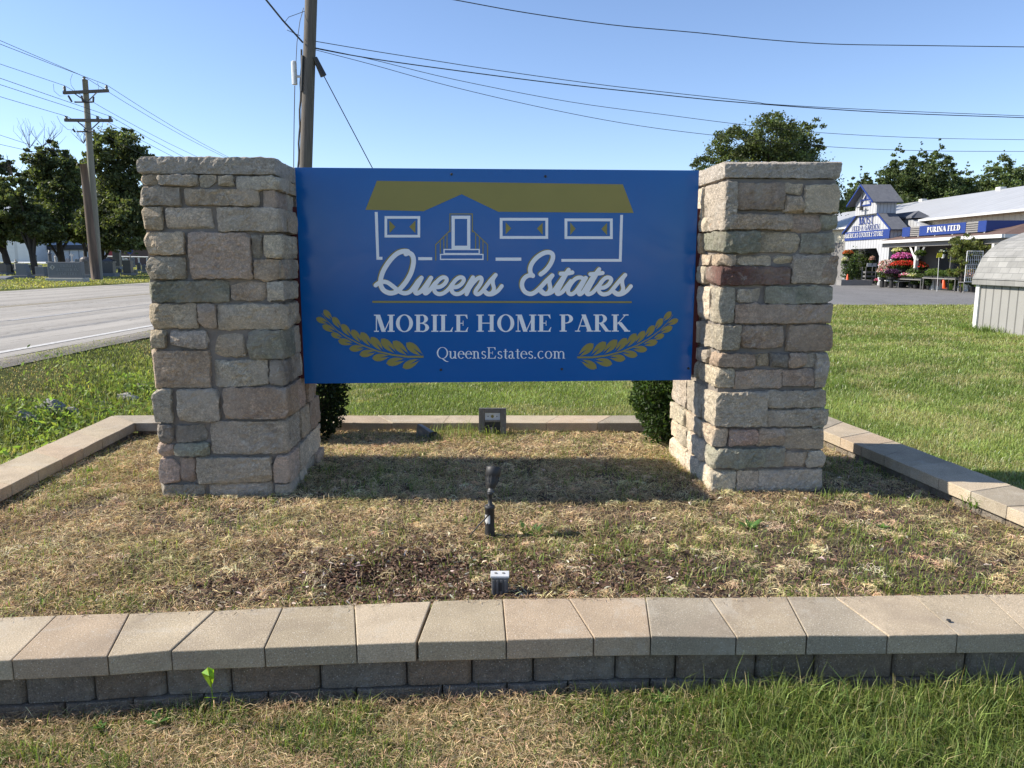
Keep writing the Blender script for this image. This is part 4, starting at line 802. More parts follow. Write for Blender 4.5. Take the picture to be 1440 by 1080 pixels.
# ------------------------------------------------------------------ shrubs
def shrub(name, label, cx, cy, rx, ry, rz, z0, n, col, dark):
    t = thing(name, (cx, cy, z0), label, 'shrub'); u = RNG.normal(size=(n, 3)); u /= np.linalg.norm(u, axis=1)[:, None]; r = RNG.uniform(.35, 1.0, n)**.5; lump = 1+.22*(fbm(u[:, 0]*3+5, u[:, 2]*3+u[:, 1]*2, 7)-.5)*2
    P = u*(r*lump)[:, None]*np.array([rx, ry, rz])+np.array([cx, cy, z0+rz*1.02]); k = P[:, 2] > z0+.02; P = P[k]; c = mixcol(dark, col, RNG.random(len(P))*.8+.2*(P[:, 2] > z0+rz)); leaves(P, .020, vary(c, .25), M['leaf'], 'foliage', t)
    g = G()
    for k in range(7):
        a = k*.9; g.tube([(cx+.02*math.cos(a), cy+.02*math.sin(a), z0-.03), (cx+rx*.35*math.cos(a), cy+ry*.35*math.sin(a), z0+rz*.8), (cx+rx*.6*math.cos(a), cy+ry*.6*math.sin(a), z0+rz*1.5)], [.012, .007, .003], 5)
    g.build('stem', M['bark'], t)
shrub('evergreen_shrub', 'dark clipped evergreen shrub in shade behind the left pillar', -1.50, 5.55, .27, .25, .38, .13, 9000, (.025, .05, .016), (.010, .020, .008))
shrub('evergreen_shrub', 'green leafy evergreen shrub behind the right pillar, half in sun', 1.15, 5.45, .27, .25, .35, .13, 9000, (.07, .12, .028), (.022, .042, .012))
# ------------------------------------------------------------------ lights and boxes in the bed
z = float(bedz(-.1, 3.47)); bx, by = -.103, 3.47
t = thing('spotlight', (bx, by, z), 'black bullet spotlight on a thick black stake in the middle of the bed', 'spotlight')
g = G(); g.lathe((bx-.004, by, z-.05), [(.025, 0), (.025, .05), (.024, .12), (.023, .205), (.025, .207), (.025, .218), (.021, .222), (.016, .222)], 18); g.build('stake', M['blackp'], t, smooth=True)
g = G(); g.lathe((bx-.002, by, z+.168), [(.011, 0), (.011, .055), (.014, .058), (.014, .066), (.009, .07)], 12); g.build('riser', M['blackp'], t, smooth=True)
kb = np.array([bx+.0, by, z+.240]); ax = np.array([.13, .42, .90]); ax /= np.linalg.norm(ax)
g = G(); g.lathe(kb-ax*.008, [(.001, 0), (.012, .003), (.013, .014), (.010, .024)], 12, ax=ax); g.tube([kb+np.array([-.016, 0, -.003]), kb+np.array([.019, 0, -.003])], .007, 8); g.build('swivel_joint', M['bronze'], t)
g = G(); g.lathe(kb+ax*.012, [(.010, 0), (.021, .006), (.026, .026), (.031, .045), (.0325, .062), (.0355, .064), (.037, .098), (.033, .106), (.029, .103)], 22, ax=ax); hd = g.build('lamp_head', M['blackp'], t, smooth=True)
g = G(); u1 = np.cross(ax, [0, 0, 1.]); u1 /= np.linalg.norm(u1); u2 = np.cross(ax, u1)
for k in range(14):
    a = k*2*math.pi/14; d = u1*math.cos(a)+u2*math.sin(a); c0 = kb+ax*.040+d*.027; g.tube([c0, c0+ax*.032+d*.006], .0026, 5)
g.build('cooling_fin', M['blackp'], hd)
g = G(); g.lathe(kb+ax*.112, [(.028, 0), (.028, .003)], 16, ax=ax); g.build('lens', M['lens'], hd)
g = G(); q = [(bx-.036+.0*k, by-.031, z+.13+.04*0) for k in range(1)]
for k in range(7):
    a = -2.6+k*.16; a2 = a+.16; r = .0255; g.face([(bx-.004+r*math.cos(a), by+r*math.sin(a), z+.09+.01*math.sin(k*2)), (bx-.004+r*math.cos(a2), by+r*math.sin(a2), z+.09), (bx-.004+r*math.cos(a2), by+r*math.sin(a2), z+.13), (bx-.004+r*math.cos(a), by+r*math.sin(a), z+.125+.006*math.cos(k*3))])
g.build('tape_patch', M['pot_white'], t)
g = G(); g.tube([(bx-.008, by-.028, z+.135), (bx-.026, by-.036, z+.115), (bx-.055, by-.05, z+.09), (bx-.095, by-.04, z+.035), (bx-.11, by-.02, z-.01)], .0038, 6); g.build('cable', M['wire'], t, smooth=True)
# small junction box near the wall
jx, jy = -.048, 2.83; z = float(bedz(jx, jy))+.0
t = thing('junction_box', (jx, jy, z), 'small grey electrical box with a bright silver top, just behind the front wall', 'electrical box')
w = .034; d = .024; hb = .085
g = G(); g.hexa([(jx-w*.9, jy-d, z-.04), (jx+w*.9, jy-d, z-.04), (jx+w*.9, jy+d, z-.04), (jx-w*.9, jy+d, z-.04), (jx-w, jy-d, z+hb), (jx+w, jy-d, z+hb), (jx+w, jy+d, z+hb), (jx-w, jy+d, z+hb)]); g.build('body', M['bronze'], t, bevel=.003)
g = G(); g.box(jx-w-.003, jx+w+.003, jy-d-.003, jy+d+.003, z+hb+.0005, z+hb+.010); ld = g.build('cover_plate', M['steel'], t, bevel=.002)
for sx in (-.016, .014): g = G(); g.lathe((jx+sx, jy, z+hb+.010), [(.006, 0), (.006, .0025), (.002, .003)], 10); g.build('screw', M['bronze'], ld)
g = G()
for sx in (-.030, -.014, .002, .018): g.box(jx+sx, jx+sx+.009, jy-d-.005, jy-d-.0006, z+.01, z+hb-.006)
g.build('side_ribs', M['bronze'], t, bevel=.001)
g = G(); g.box(jx-.004, jx+.008, jy-d-.0075, jy-d-.0052, z+.035, z+.07); g.build('slot', M['blackp'], t)
# flood light at the back, its lens facing the camera
fx, fy = -.15, 5.70; z = float(bedz(fx, fy))
t = thing('floodlight', (fx, fy, z), 'weathered grey floodlight facing the camera at the back of the bed', 'floodlight')
tilt = .16
def fl(u, v, w_): return np.array([fx+u, fy+v*math.sin(tilt)*.5-w_*math.cos(tilt)-.02, z+.02+v*math.cos(tilt)+w_*math.sin(tilt)])
def fbox(g, u0, u1, v0, v1, w0, w1): g.hexa([fl(u0, v0, w1), fl(u1, v0, w1), fl(u1, v0, w0), fl(u0, v0, w0), fl(u0, v1, w1), fl(u1, v1, w1), fl(u1, v1, w0), fl(u0, v1, w0)])
g = G(); fbox(g, -.105, .105, .03, .20, -.06, 0); 
for q in ((-.105, -.062, .0, .20), (.062, .105, .0, .20), (-.06, .06, .165, .20), (-.06, .06, .092, .106)): fbox(g, q[0], q[1], q[2], q[3], .002, .024)
bd_ = g.build('housing', M['bronze'], t, bevel=.002)
g = G(); fbox(g, -.058, .058, .108, .163, .003, .009); rf = g.build('reflector_plate', M['lens'], t)
g = G(); g.lathe(fl(-.001, .136, .0095), [(.012, 0), (.012, .004), (.007, .005)], 12, ax=(0, -1, .15)); g.build('bulb', M['gold'], rf)
for sx in (-.034, .034): g = G(); g.lathe(fl(sx, .136, .0095), [(.004, 0), (.004, .003)], 8, ax=(0, -1, .15)); g.build('screw', M['blackp'], rf)
g = G(); fbox(g, -.058, .058, .002, .090, .003, .006); g.build('dark_recess', M['blackp'], t)
g = G(); g.tube([fl(0, .05, .02), fl(0, .0, .035), (fx, fy-.06, z-.05)], [.016, .014, .014], 8); g.tube([fl(-.026, .04, .016), fl(.026, .04, .016)], .016, 8); g.build('mount_arm', M['blackp'], t)
# second flood light tipped over in the grass
q0 = at_z(597, 617, .14); t = thing('floodlight', q0, 'small tipped over grey floodlight hood lying in the grass at the back of the bed', 'floodlight')
g = G(); X, Y, Z = q0; P = [(X-.075, Y, Z-.02), (X+.02, Y-.045, Z-.03), (X+.12, Y+.04, Z-.03), (X-.02, Y+.09, Z-.03), (X-.055, Y+.01, Z+.115), (X+.045, Y-.02, Z+.055), (X+.075, Y+.045, Z+.045), (X-.03, Y+.07, Z+.10)]; g.hexa(P); g.build('hood', M['bronze'], t, bevel=.004)
g = G(); g.hexa([tuple(np.array(P[i])+np.array([.008, -.006, .0])) for i in (1, 2, 6, 5)]+[tuple(np.array(P[i])+np.array([.014, -.012, .004])) for i in (1, 2, 6, 5)]); g.build('lens', M['blackp'], t)
# a pale leaf scrap and pebbles
q = at_z(690, 772, .165); g = G(); g.face([q+np.array([-.02, 0, .0]), q+np.array([.012, -.016, .004]), q+np.array([.03, .004, .012]), q+np.array([.006, .02, .008]), q+np.array([-.012, .03, .02])]); g.col = (1, 1, 1)
tag(g.build('dry_leaf', mat('dry_leaf_tan', (.50, .34, .19), (.42, .28, .15), 20, .8), org=q), 'curled tan dry leaf on the mulch in front of the spotlight', 'leaf')
for i, (a, b, s) in enumerate(((1016, 688, .018), (870, 676, .013), (268, 757, .02), (345, 778, .014))): 
    q = at_z(a, b, .15); g = G(); g.lathe(q, [(.001, 0), (s, .003), (s*.9, .012), (s*.4, .017), (.001, .018)], 8)
    tag(g.build('pebble', M['granite_light'], org=q, smooth=True), ['pale pebble in the shade beside the right pillar front corner', 'tiny pale pebble in the shaded middle of the bed', 'pale pebble in the straw below the left pillar', 'small white pebble in the mulch left of centre'][i], 'pebble')
q = at_z(1334, 873, .223); g = G(); g.lathe(q, [(.001, 0), (.008, .001), (.007, .005), (.001, .006)], 8); tag(g.build('pebble', M['blackp'], org=q), 'black speck of gravel on the front coping, right part', 'pebble')
# ------------------------------------------------------------------ trees
def tree(name, label, base, H, blobs, n, leafsize, col, dark, trunk_r, lean=(0, 0), trunk_top=.5, group=None, twigs=None, cat='tree'):
    """blobs: list of (dx,dy,z,rx,rz) relative to base, in metres"""
    b = np.array(base, float); t = thing(name, b, label, cat, group)
    A = np.array([q[3]**1.6*q[4] for q in blobs]); A /= A.sum(); Ps = []; Cs = []
    for (dx, dy, z, rx, rz), a in zip(blobs, A):
        m = max(40, int(n*a)); nc = max(7, int(m/55)); u = RNG.normal(size=(nc, 3)); u /= np.linalg.norm(u, axis=1)[:, None]; r = RNG.uniform(.35, 1.0, nc)[:, None]**.55; C0 = u*r*np.array([rx, rx, rz])+np.array([dx, dy, z]); C0[:, 2] -= .12*rx*(np.hypot(u[:, 0], u[:, 1]))**2
        k = RNG.integers(0, nc, m); cs = RNG.uniform(.13, .26, nc)[k][:, None]*min(rx, 3.2)
        P = C0[k]+RNG.normal(size=(m, 3))*cs*np.array([1, 1, .62])*.62; cc = RNG.normal(1, .22, nc)[k]; Ps.append(P); Cs.append(mixcol(dark, col, RNG.random(m)*.55+.45*RNG.random(nc)[k])*np.clip(cc, .5, 1.6)[:, None])
    P = np.concatenate(Ps)+b; C = vary(np.concatenate(Cs), .2, .05); k = P[:, 2] > b[2]+.4; leaves(P[k], leafsize, C[k], M['leaf'], 'crown', t, elong=1.3)
    g = G(); tl = np.array([lean[0], lean[1], 0]); hs = [0, .06, .2, .35, .5, .68, .85]; pts = [b+np.array([0, 0, -.2])+tl*h+np.array([0, 0, H*h*trunk_top*1.3])+np.array([math.sin(h*5+b[0])*.12*h, 0, 0]) for h in hs]
    g.tube(pts, [trunk_r*1.35, trunk_r, trunk_r*.88, trunk_r*.78, trunk_r*.62, trunk_r*.45, trunk_r*.2], 9)
    for (dx, dy, z, rx, rz) in (blobs[:9] if 'pine' not in name else []):
        s = pts[min(5, 2+int(3*z/H))]; e = b+np.array([dx, dy, z]); mid = s*.5+e*.5+np.array([0, 0, .25]); g.tube([s, mid, e], [trunk_r*.42, trunk_r*.24, .02], 6)
    if twigs:
        for dx, dz, L in twigs:
            p = b+np.array([dx, 0, dz])
            for q in range(9): a = random.uniform(-.9, .9); e = p+np.array([math.sin(a)*L, random.uniform(-.4, .4), math.cos(a)*L]); mm = (p+e)/2+np.array([random.uniform(-.1, .1), 0, 0]); g.tube([p, mm, e], [.018, .012, .006], 4); g.tube([mm, mm+np.array([random.uniform(-.4, .4), 0, .4*L])], [.010, .005], 4); g.tube([e, e+np.array([random.uniform(-.3, .3), 0, .25*L])], [.007, .004], 4)
    g.build('trunk', M['bark'], t, smooth=True); return t
def gpx(px, py): return gp(px, py)
def Mx(D, px): return D/FPX*px   # pixels to metres at distance
# cemetery trees (distances from where their trunks meet the ground)
DK = (.16, .19, .08); DD = (.055, .07, .034)
def ctree(label, px, py, D, topy, lobes, n, lean=0, tw=None, r=.30, ls=.155):
    n = int(n*2.3); r *= .62
    x = (px-720)/FPX*D; base = np.array([x, D, float(hgt(x, D))]); s = D/FPX
    bl = [((lx-px)*s, random.uniform(-1.2, 1.2), (366-ly)*s+CAMH-base[2], rw*s, rh*s) for lx, ly, rw, rh in lobes]
    tws = [((a-px)*s, (366-b_)*s+CAMH-base[2], L) for a, b_, L in (tw or [])]
    return tree('maple_tree', label, base, (366-topy)*s, bl, n, ls, DK, DD, r, (lean*s, 0), .42, 'cemetery trees', tws)
ctree('dark maple with a leaning trunk at the left picture edge, behind the headstones', 23, 372, 43, 215, [(-8, 235, 22, 22), (-20, 265, 30, 28), (12, 262, 20, 16), (5, 295, 30, 24), (-25, 305, 35, 26), (22, 318, 26, 18), (0, 330, 30, 14), (-4, 215, 14, 16), (8, 232, 18, 14), (-15, 225, 20, 20), (30, 250, 12, 12)], 11000, -12, None, .36)
ctree('slim maple with the bent trunk and some bare twigs, second from the left', 60, 374, 42, 245, [(45, 268, 20, 16), (38, 295, 26, 18), (60, 300, 22, 18), (50, 322, 32, 16), (75, 318, 20, 14), (62, 280, 14, 12), (35, 325, 22, 11)], 6500, -14, [(40, 252, 1.0)], .34)
ctree('broad dark maple with bare branch tips on its top, left of the utility pole', 95, 362, 50, 200, [(80, 225, 22, 14), (95, 240, 34, 20), (70, 250, 24, 16), (115, 228, 12, 12), (88, 275, 38, 20), (112, 268, 20, 18), (95, 305, 42, 20), (75, 325, 34, 14), (112, 322, 26, 15), (98, 212, 12, 8)], 13000, 0, [(66, 214, 1.5), (84, 212, 1.5), (100, 218, .9)], .42)
ctree('full round maple right of the utility poles, tallest of the cemetery trees', 147, 358, 46, 185, [(185, 212, 32, 22), (165, 232, 28, 18), (205, 228, 26, 20), (160, 268, 34, 22), (195, 262, 34, 26), (175, 300, 46, 26), (205, 305, 34, 24), (155, 315, 30, 20), (185, 332, 44, 16), (150, 295, 24, 20), (222, 250, 22, 30), (190, 196, 14, 10)], 17000, 10, [(140, 208, .9)], .34)
ctree('thin dark tree between the big maples, behind the weathered pole stub', 128, 360, 56, 232, [(128, 262, 16, 22), (135, 300, 20, 22), (122, 325, 20, 14), (142, 330, 18, 14)], 3800, 0, None, .25)
# tree behind the right pillar
x = (1056-720)/FPX*62; base = np.array([x, 62, 0]); s = 62/FPX
bl = [((lx-1070)*s, random.uniform(-2, 2), (366-ly)*s+CAMH, rw*s, rh*s) for lx, ly, rw, rh in [(1040, 205, 34, 22), (1075, 200, 34, 26), (1118, 208, 38, 26), (1010, 228, 26, 16), (1060, 235, 50, 24), (1110, 240, 50, 24), (1150, 225, 16, 12), (1080, 270, 70, 30), (1030, 280, 50, 30), (1130, 280, 46, 28), (1098, 184, 16, 12), (1133, 188, 13, 10), (1030, 192, 10, 9), (1150, 205, 12, 14)]]
tree('broadleaf_tree', 'big rounded light green tree rising behind the right stone pillar', base, 11.5, bl, 75000, .15, (.145, .18, .065), (.06, .08, .035), .4, (0, 0), .3)
# tree row behind the store
def spruce(label, px, topy, w, D, boty=300, n=5000, col=(.10, .135, .05), name='pine_tree'):
    x = (px-720)/FPX*D; s = D/FPX; base = np.array([x, D, 0]); H = (366-topy)*s+CAMH; bl = []; w *= 1.9; n = int(n*7)
    k = 13
    for i in range(k):
        f = i/(k-1); z = H*(1.0-f*.80)-.1; r = w*s*(.05+.95*f**.60)*random.uniform(.85, 1.15); bl.append((random.uniform(-.25, .25)*r, random.uniform(-.3, .3)*r, z, r, H*.075))
        if f > .15:
            for sg in (-1, 1): bl.append((sg*r*.62, 0, z+.1, r*.5, H*.065))
    tree(name, label, base, H, bl, n, .17, tuple(q*1.35 for q in col), (.06, .08, .035), .16, (0, 0), .36, 'trees behind the store')
spruce('narrow dark tree showing between the right pillar and the store entrance tower', 1196, 243, 20, 78, n=4500)
spruce('low dark tree directly behind the entrance tower roof', 1216, 252, 17, 80, n=3500)
spruce('tall pointed evergreen, first of the three behind the store tower', 1246, 214, 25, 76, n=6500)
spruce('tall pointed evergreen, middle of the three behind the store tower', 1274, 212, 24, 78, n=6500)
spruce('tall pointed evergreen with wide flank, last of the three behind the store tower', 1301, 210, 28, 75, n=7500)
spruce('lower bushy tree in the dip between the two groups behind the white roof', 1340, 240, 25, 77, n=5000, col=(.13, .17, .06))
spruce('pale green evergreen with a spiky crown over the white roof, towards the right', 1388, 220, 33, 74, n=7500, col=(.14, .185, .07))
spruce('pale green tree over the white roof next to the picture edge', 1426, 226, 26, 76, n=6000, col=(.14, .185, .07))
spruce('green tree over the white roof cut by the right picture edge', 1458, 222, 26, 77, n=5000, col=(.13, .17, .06))
for px_, ty, w_, lb in ((1206, 262, 26, 'rounded low tree in the gap left of the three tall evergreens'), (1232, 250, 24, 'dense tree filling the gap beside the tower roof'), (1262, 246, 24, 'dense dark tree between the first and second tall evergreens'), (1290, 250, 24, 'dense dark tree between the second and third tall evergreens'), (1322, 250, 28, 'bushy tree right of the three tall evergreens, over the roof ridge'), (1362, 246, 28, 'dense tree left of the pale spiky evergreen'), (1408, 244, 28, 'dense tree between the two pale green trees at the right')): spruce(lb, px_, ty, w_, 83, n=4500)
# ------------------------------------------------------------------ utility poles and wires
def wire(label, pts, r=.010, cat='wire', group=None, name='overhead_wire'):
    g = G(); g.tube(pts, r*.78, 5); tag(g.build(name, M['wire'], org=pts[0]), label, cat, group)
nb = at_y(428, 455, 18.0)
PB = at_y(430, 235, 18.0); PTp = at_y(437.5, 0, 18.0); up = (PTp-PB)/(PTp[2]-PB[2]); bot = PB-up*(PB[2]-.0); tp = PTp+up*1.6
t = thing('utility_pole', bot, 'weathered grey wooden pole rising behind the left end of the blue sign', 'utility pole')
g = G(); g.tube([bot+up*(tp[2]*k/10-.1) for k in range(11)], [.155-.0025*k for k in range(11)], 14); g.build('pole', M['wood_pole'], t, smooth=True)
def pz(y, dx=0, dy=0): # point on pole axis at picture height y
    p = at_y(430+7.5*(235-y)/235, y, 18.0); return p+np.array([dx, dy, 0])
g = G(); g.tube([pz(y, -.165+.01*math.sin(y*.15), -.03) for y in range(70, 245, 12)]+[bot+np.array([-.17, -.03, 0])], .022, 6); g.tube([pz(y, -.12, -.11) for y in (80, 100, 130)], .03, 6); g.build('conduit', M['wire'], t)
g = G(); g.lathe(pz(120, -.30, -.03), [(.03, 0), (.062, .01), (.062, .50), (.035, .52)], 10); g.tube([pz(108, -.26, -.03), pz(108, -.12, -.03)], .03, 6); g.build('splice_case', M['steel'], t)
g = G(); g.tube([pz(12, -.15, -.05), pz(30, -.22, -.05), pz(60, -.28, -.03), pz(92, -.29, -.03)], .008, 4); g.tube([pz(121, -.30, -.03), pz(175, -.30, 0), at_y(413, 233, 18.0), at_y(413, 455, 18.0)], .010, 4); g.build('down_lead', M['wire'], t)
g = G(); g.tube([pz(82, .14, -.05), at_y(455, 107, 18.0)], [.055, .075], 8); g.build('guy_insulator', M['blackp'], t)
wire('black guy wire slanting down right from the wooden pole to behind the blue sign', [at_y(455, 106, 18.0), at_y(523, 235, 18.0), at_y(640, 452, 18.0)], .014, 'guy wire', name='guy_wire')
pl_ = lambda px, py, X: at_x(px, py, X)
c0 = pz(62, -.12, -.12); c1 = at_x(397, 28, -5.0); c2 = at_x(371, -4, -5.0); c3 = c2+(c2-c1)*1.2+np.array([0, 0, -.1])
wire('thick black cable bundle coming down from the top edge to the wooden pole', [c0, c1, c2, c3], .026, 'cable', name='cable_bundle')
wire('thin loose loop of wire hanging from the cable bundle beside the wooden pole', [pz(17, -.12, -.06), at_x(406, 24, -4.95), at_x(400, 32, -4.98), at_x(403, 42, -4.9), pz(52, -.2, -.1)], .008)
def plane_wire(label, pxs, o, d, r=.011, ext=True):
    d = np.array(d, float); nrm = np.array([-d[1], d[0], 0]); P = [at_pl(x, y, o, nrm) for x, y in pxs]
    if ext: P.append(P[-1]+(P[-1]-P[-2])*.6)
    Q = []
    for i in range(len(P)-1):
        p0 = P[max(i-1, 0)]; p1 = P[i]; p2 = P[i+1]; p3 = P[min(i+2, len(P)-1)]
        for k in range(5): u = k/5; Q.append(.5*((2*p1)+(-p0+p2)*u+(2*p0-5*p1+4*p2-p3)*u*u+(-p0+3*p1-3*p2+p3)*u**3))
    wire(label, Q+[P[-1]], r)
o = pz(65, .1, 0); dd = (21.3, 6.0)
plane_wire('upper wire of the bundle running right from the wooden pole, slightly kinked', [(443, 58), (520, 71), (615, 86), (700, 99), (860, 121), (1050, 142), (1090, 147), (1240, 155), (1440, 163)], o, dd, .011)
plane_wire('thickest wire of the bundle running right, just below the kinked one', [(443, 68), (520, 82), (640, 99), (780, 117), (900, 130), (1040, 144), (1240, 158), (1440, 165.5)], o, dd, .016)
plane_wire('thin sagging wire third in the bundle crossing in front of the rounded tree', [(443, 67), (520, 83), (640, 112), (800, 143), (940, 162), (1050, 176), (1160, 187), (1300, 194), (1440, 196.5)], o, dd, .009)
plane_wire('lowest thin wire of the bundle crossing low in front of the rounded tree', [(443, 70), (520, 90), (640, 123), (780, 155), (900, 177), (1020, 192), (1160, 206), (1300, 212), (1440, 213)], o, dd, .009)
plane_wire('single high wire crossing the sky from top centre to the right edge', [(560, -14), (640, 0), (740, 18), (860, 35), (980, 46), (1080, 56), (1170, 62), (1290, 64), (1440, 66)], np.array([-4, 13, 0]), (21, 5), .011)
# far pole with cross arms
X0 = -18.9; D0 = 34.0
pb = at_y(139, 393, D0); ptp = at_y(119.5, 112, D0); t = thing('utility_pole', pb, 'tall greenish wooden utility pole with two cross arms beyond the road', 'utility pole')
g = G(); upv = (ptp-pb); g.tube([pb+upv*k/8 for k in range(9)], [.175-.008*k for k in range(9)], 12); g.build('pole', M['wood_green'], t, smooth=True)
def ap(px, py, dy=-.2): return at_y(px, py, D0+dy)
for nm, (xa, ya, xb, yb) in (('cross_arm', (89, 130.5, 152.5, 127.5)), ('cross_arm', (91, 169, 158, 169.5))):
    g = G(); a = ap(xa, ya); b = ap(xb, yb); g.hexa([a+np.array([0, -.05, -.06]), b+np.array([0, -.05, -.06]), b+np.array([0, .06, -.06]), a+np.array([0, .06, -.06]), a+np.array([0, -.05, .06]), b+np.array([0, -.05, .06]), b+np.array([0, .06, .06]), a+np.array([0, .06, .06])]); g.build(nm, M['wood_pole'], t)
for a, b in (((104, 131), (120, 142)), ((136, 130), (124, 142)), ((108, 170), (121, 181)), ((140, 171), (128, 182))): g = G(); g.tube([ap(*a), ap(*b)], .025, 5); g.build('arm_brace', M['wood_pole'], t)
for a, b in (((105, 143.5), (130, 143.5)), ((108, 185), (132, 185))): g = G(); g.tube([ap(*a, -.3), ap(*b, -.3)], .035, 6); g.build('steel_bracket', M['blackp'], t)
for a, b in (((91, 128), (90.5, 121)), ((150, 127), (149.5, 120)), ((118.5, 113), (118, 108)), ((93.5, 168), (93.5, 164)), ((137.5, 168), (137.5, 164)), ((155, 168), (155, 164))): g = G(); g.lathe(ap(*a), [(.03, 0), (.07, .04), (.05, .09), (.07, .13), (.035, np.linalg.norm(ap(*a)-ap(*b)))], 8); g.build('insulator', M['bronze'], t)
for a, b in (((96, 134.5), (101, 143)), ((114.5, 135), (117, 144)), ((131.5, 136), (131, 144)), ((102.5, 181.5), (105.5, 185.5)), ((118.5, 181), (120, 186)), ((132, 182), (132, 186))): g = G(); g.tube([ap(*a, -.35), ap(*b, -.35)], .04, 6); g.build('fuse_cutout', M['blackp'], t)
for L in ([(102, 104), (99, 112), (100, 120), (106, 128)], [(75, 118), (76, 128), (84, 135), (94, 135)], [(80, 163), (85, 173), (95, 182), (102, 183)], [(137, 116), (139, 122), (137, 130), (131, 135)], [(145, 172), (143, 178), (136, 184)]): g = G(); g.tube([ap(*q, -.35) for q in L], .008, 4); g.build('jumper_wire', M['wire'], t)
def span(label, px, py, sag=.0026, lx=0, ly=None):
    p = ap(px, py, 0); P = []
    if ly is not None: q = at_x(0, ly, p[0]); k = (p[2]-q[2])/max(1e-6, (p[1]-q[1])*(46-(p[1]-q[1])))
    else: k = sag
    for i in range(0, 13): d = 46*i/12; P.append(p+np.array([0, -d, -k*d*(46-d)]))
    P = P[::-1]
    for i in range(1, 15): d = 46*i/14; P.append(p+np.array([0, d, -sag*d*(46-d)]))
    wire(label, P, .013, 'wire')
span('top wire of the cross arm pole beyond the road, from its peak', 118, 107.5, ly=57)
span('wire from the right end of the upper cross arm beyond the road', 150, 119.5, ly=62)
span('wire from the left end of the upper cross arm beyond the road', 91, 120.5, ly=90)
span('wire from the right end of the lower cross arm beyond the road', 155, 163.5, ly=110)
span('wire from the middle of the lower cross arm beyond the road', 137.5, 163.5, ly=119)
span('wire from the left end of the lower cross arm beyond the road', 93.5, 163.5, ly=136)
for i, (L, lb) in enumerate((([(-60, 172), (0, 190), (40, 203), (70, 211), (105, 220)], 'upper thin service wire in front of the cemetery treetops'), ([(-60, 192), (0, 203), (40, 212), (70, 216), (105, 222)], 'lower thin service wire in front of the cemetery treetops'))): wire(lb, [at_x(x, y, -24.) for x, y in L], .014)
p0 = at_y(135, 393, D0-.6); p1 = at_y(117.5, 231, D0-.6); g = G(); t = thing('utility_pole', p0, 'brown cut off pole stub leaning against the cross arm pole', 'utility pole')
g.tube([p0+(p1-p0)*k/6 for k in range(7)], [.19-.008*k for k in range(7)], 10); g.build('pole', M['wood_brown'], t, smooth=True)
# ------------------------------------------------------------------ cemetery
def gbox(px0, px1, pyb, pyt, depth=.35, name=None, D=None):
    """returns x0,x1,y0,zbase,ztop at the distance where the base line meets the ground"""
    b = gp((px0+px1)/2, pyb); Y = D or b[1]; a = at_y(px0, pyb, Y); c = at_y(px1, pyb, Y); tt = at_y(px0, pyt, Y); return a[0], c[0], Y, a[2], tt[2]
x0, x1, Y, z0, z1 = gbox(64, 117, 396, 391); t = thing('cemetery_sign', ((x0+x1)/2, Y, z0), 'wide grey granite sign with three carved lines of text beside the road', 'cemetery sign')
g = G(); g.box(x0, x1, Y, Y+.55, z0-.15, z1); g.build('base_slab', M['granite_light'], t, bevel=.02)
xa = at_y(67, 380, Y+.1)[0]; xb = at_y(114, 380, Y+.1)[0]; zt = at_y(90, 368.5, Y+.1)[2]; g = G(); g.box(xa, xb, Y+.1, Y+.42, z1+.002, zt); sl_ = g.build('tablet', M['granite'], t, bevel=.015)
f = Flat(lambda x, y, o: at_y(x, y, Y+.1-o*12), .0006)
for txt, a, b, yb in (('TRINITY', 84, 108, 375.6), ('LUTHERAN', 79.5, 110.5, 381.4), ('CEMETERY', 81, 108.5, 387.0)): text_on(f, txt, a, b, yb, 3.9, .2, .07)
f.g.build('carved_lettering', mat('carved_pale_granite', (.27, .28, .29), (.24, .25, .26), 20, .8), sl_)
f = Flat(lambda x, y, o: at_y(x, y, Y+.1-o*12), .0006); f.poly([(73.5, 372), (77.5, 375.8), (73.5, 379.6), (69.5, 375.8)]); f.g.build('carved_diamond', M['granite_light'], sl_)
f = Flat(lambda x, y, o: at_y(x, y, Y+.1-o*12), .0014); f.poly([(73.1, 373.8), (73.9, 373.8), (73.9, 378), (73.1, 378)]); f.poly([(72, 375), (75, 375), (75, 375.8), (72, 375.8)]); f.g.build('carved_cross', M['granite_dark'], sl_)
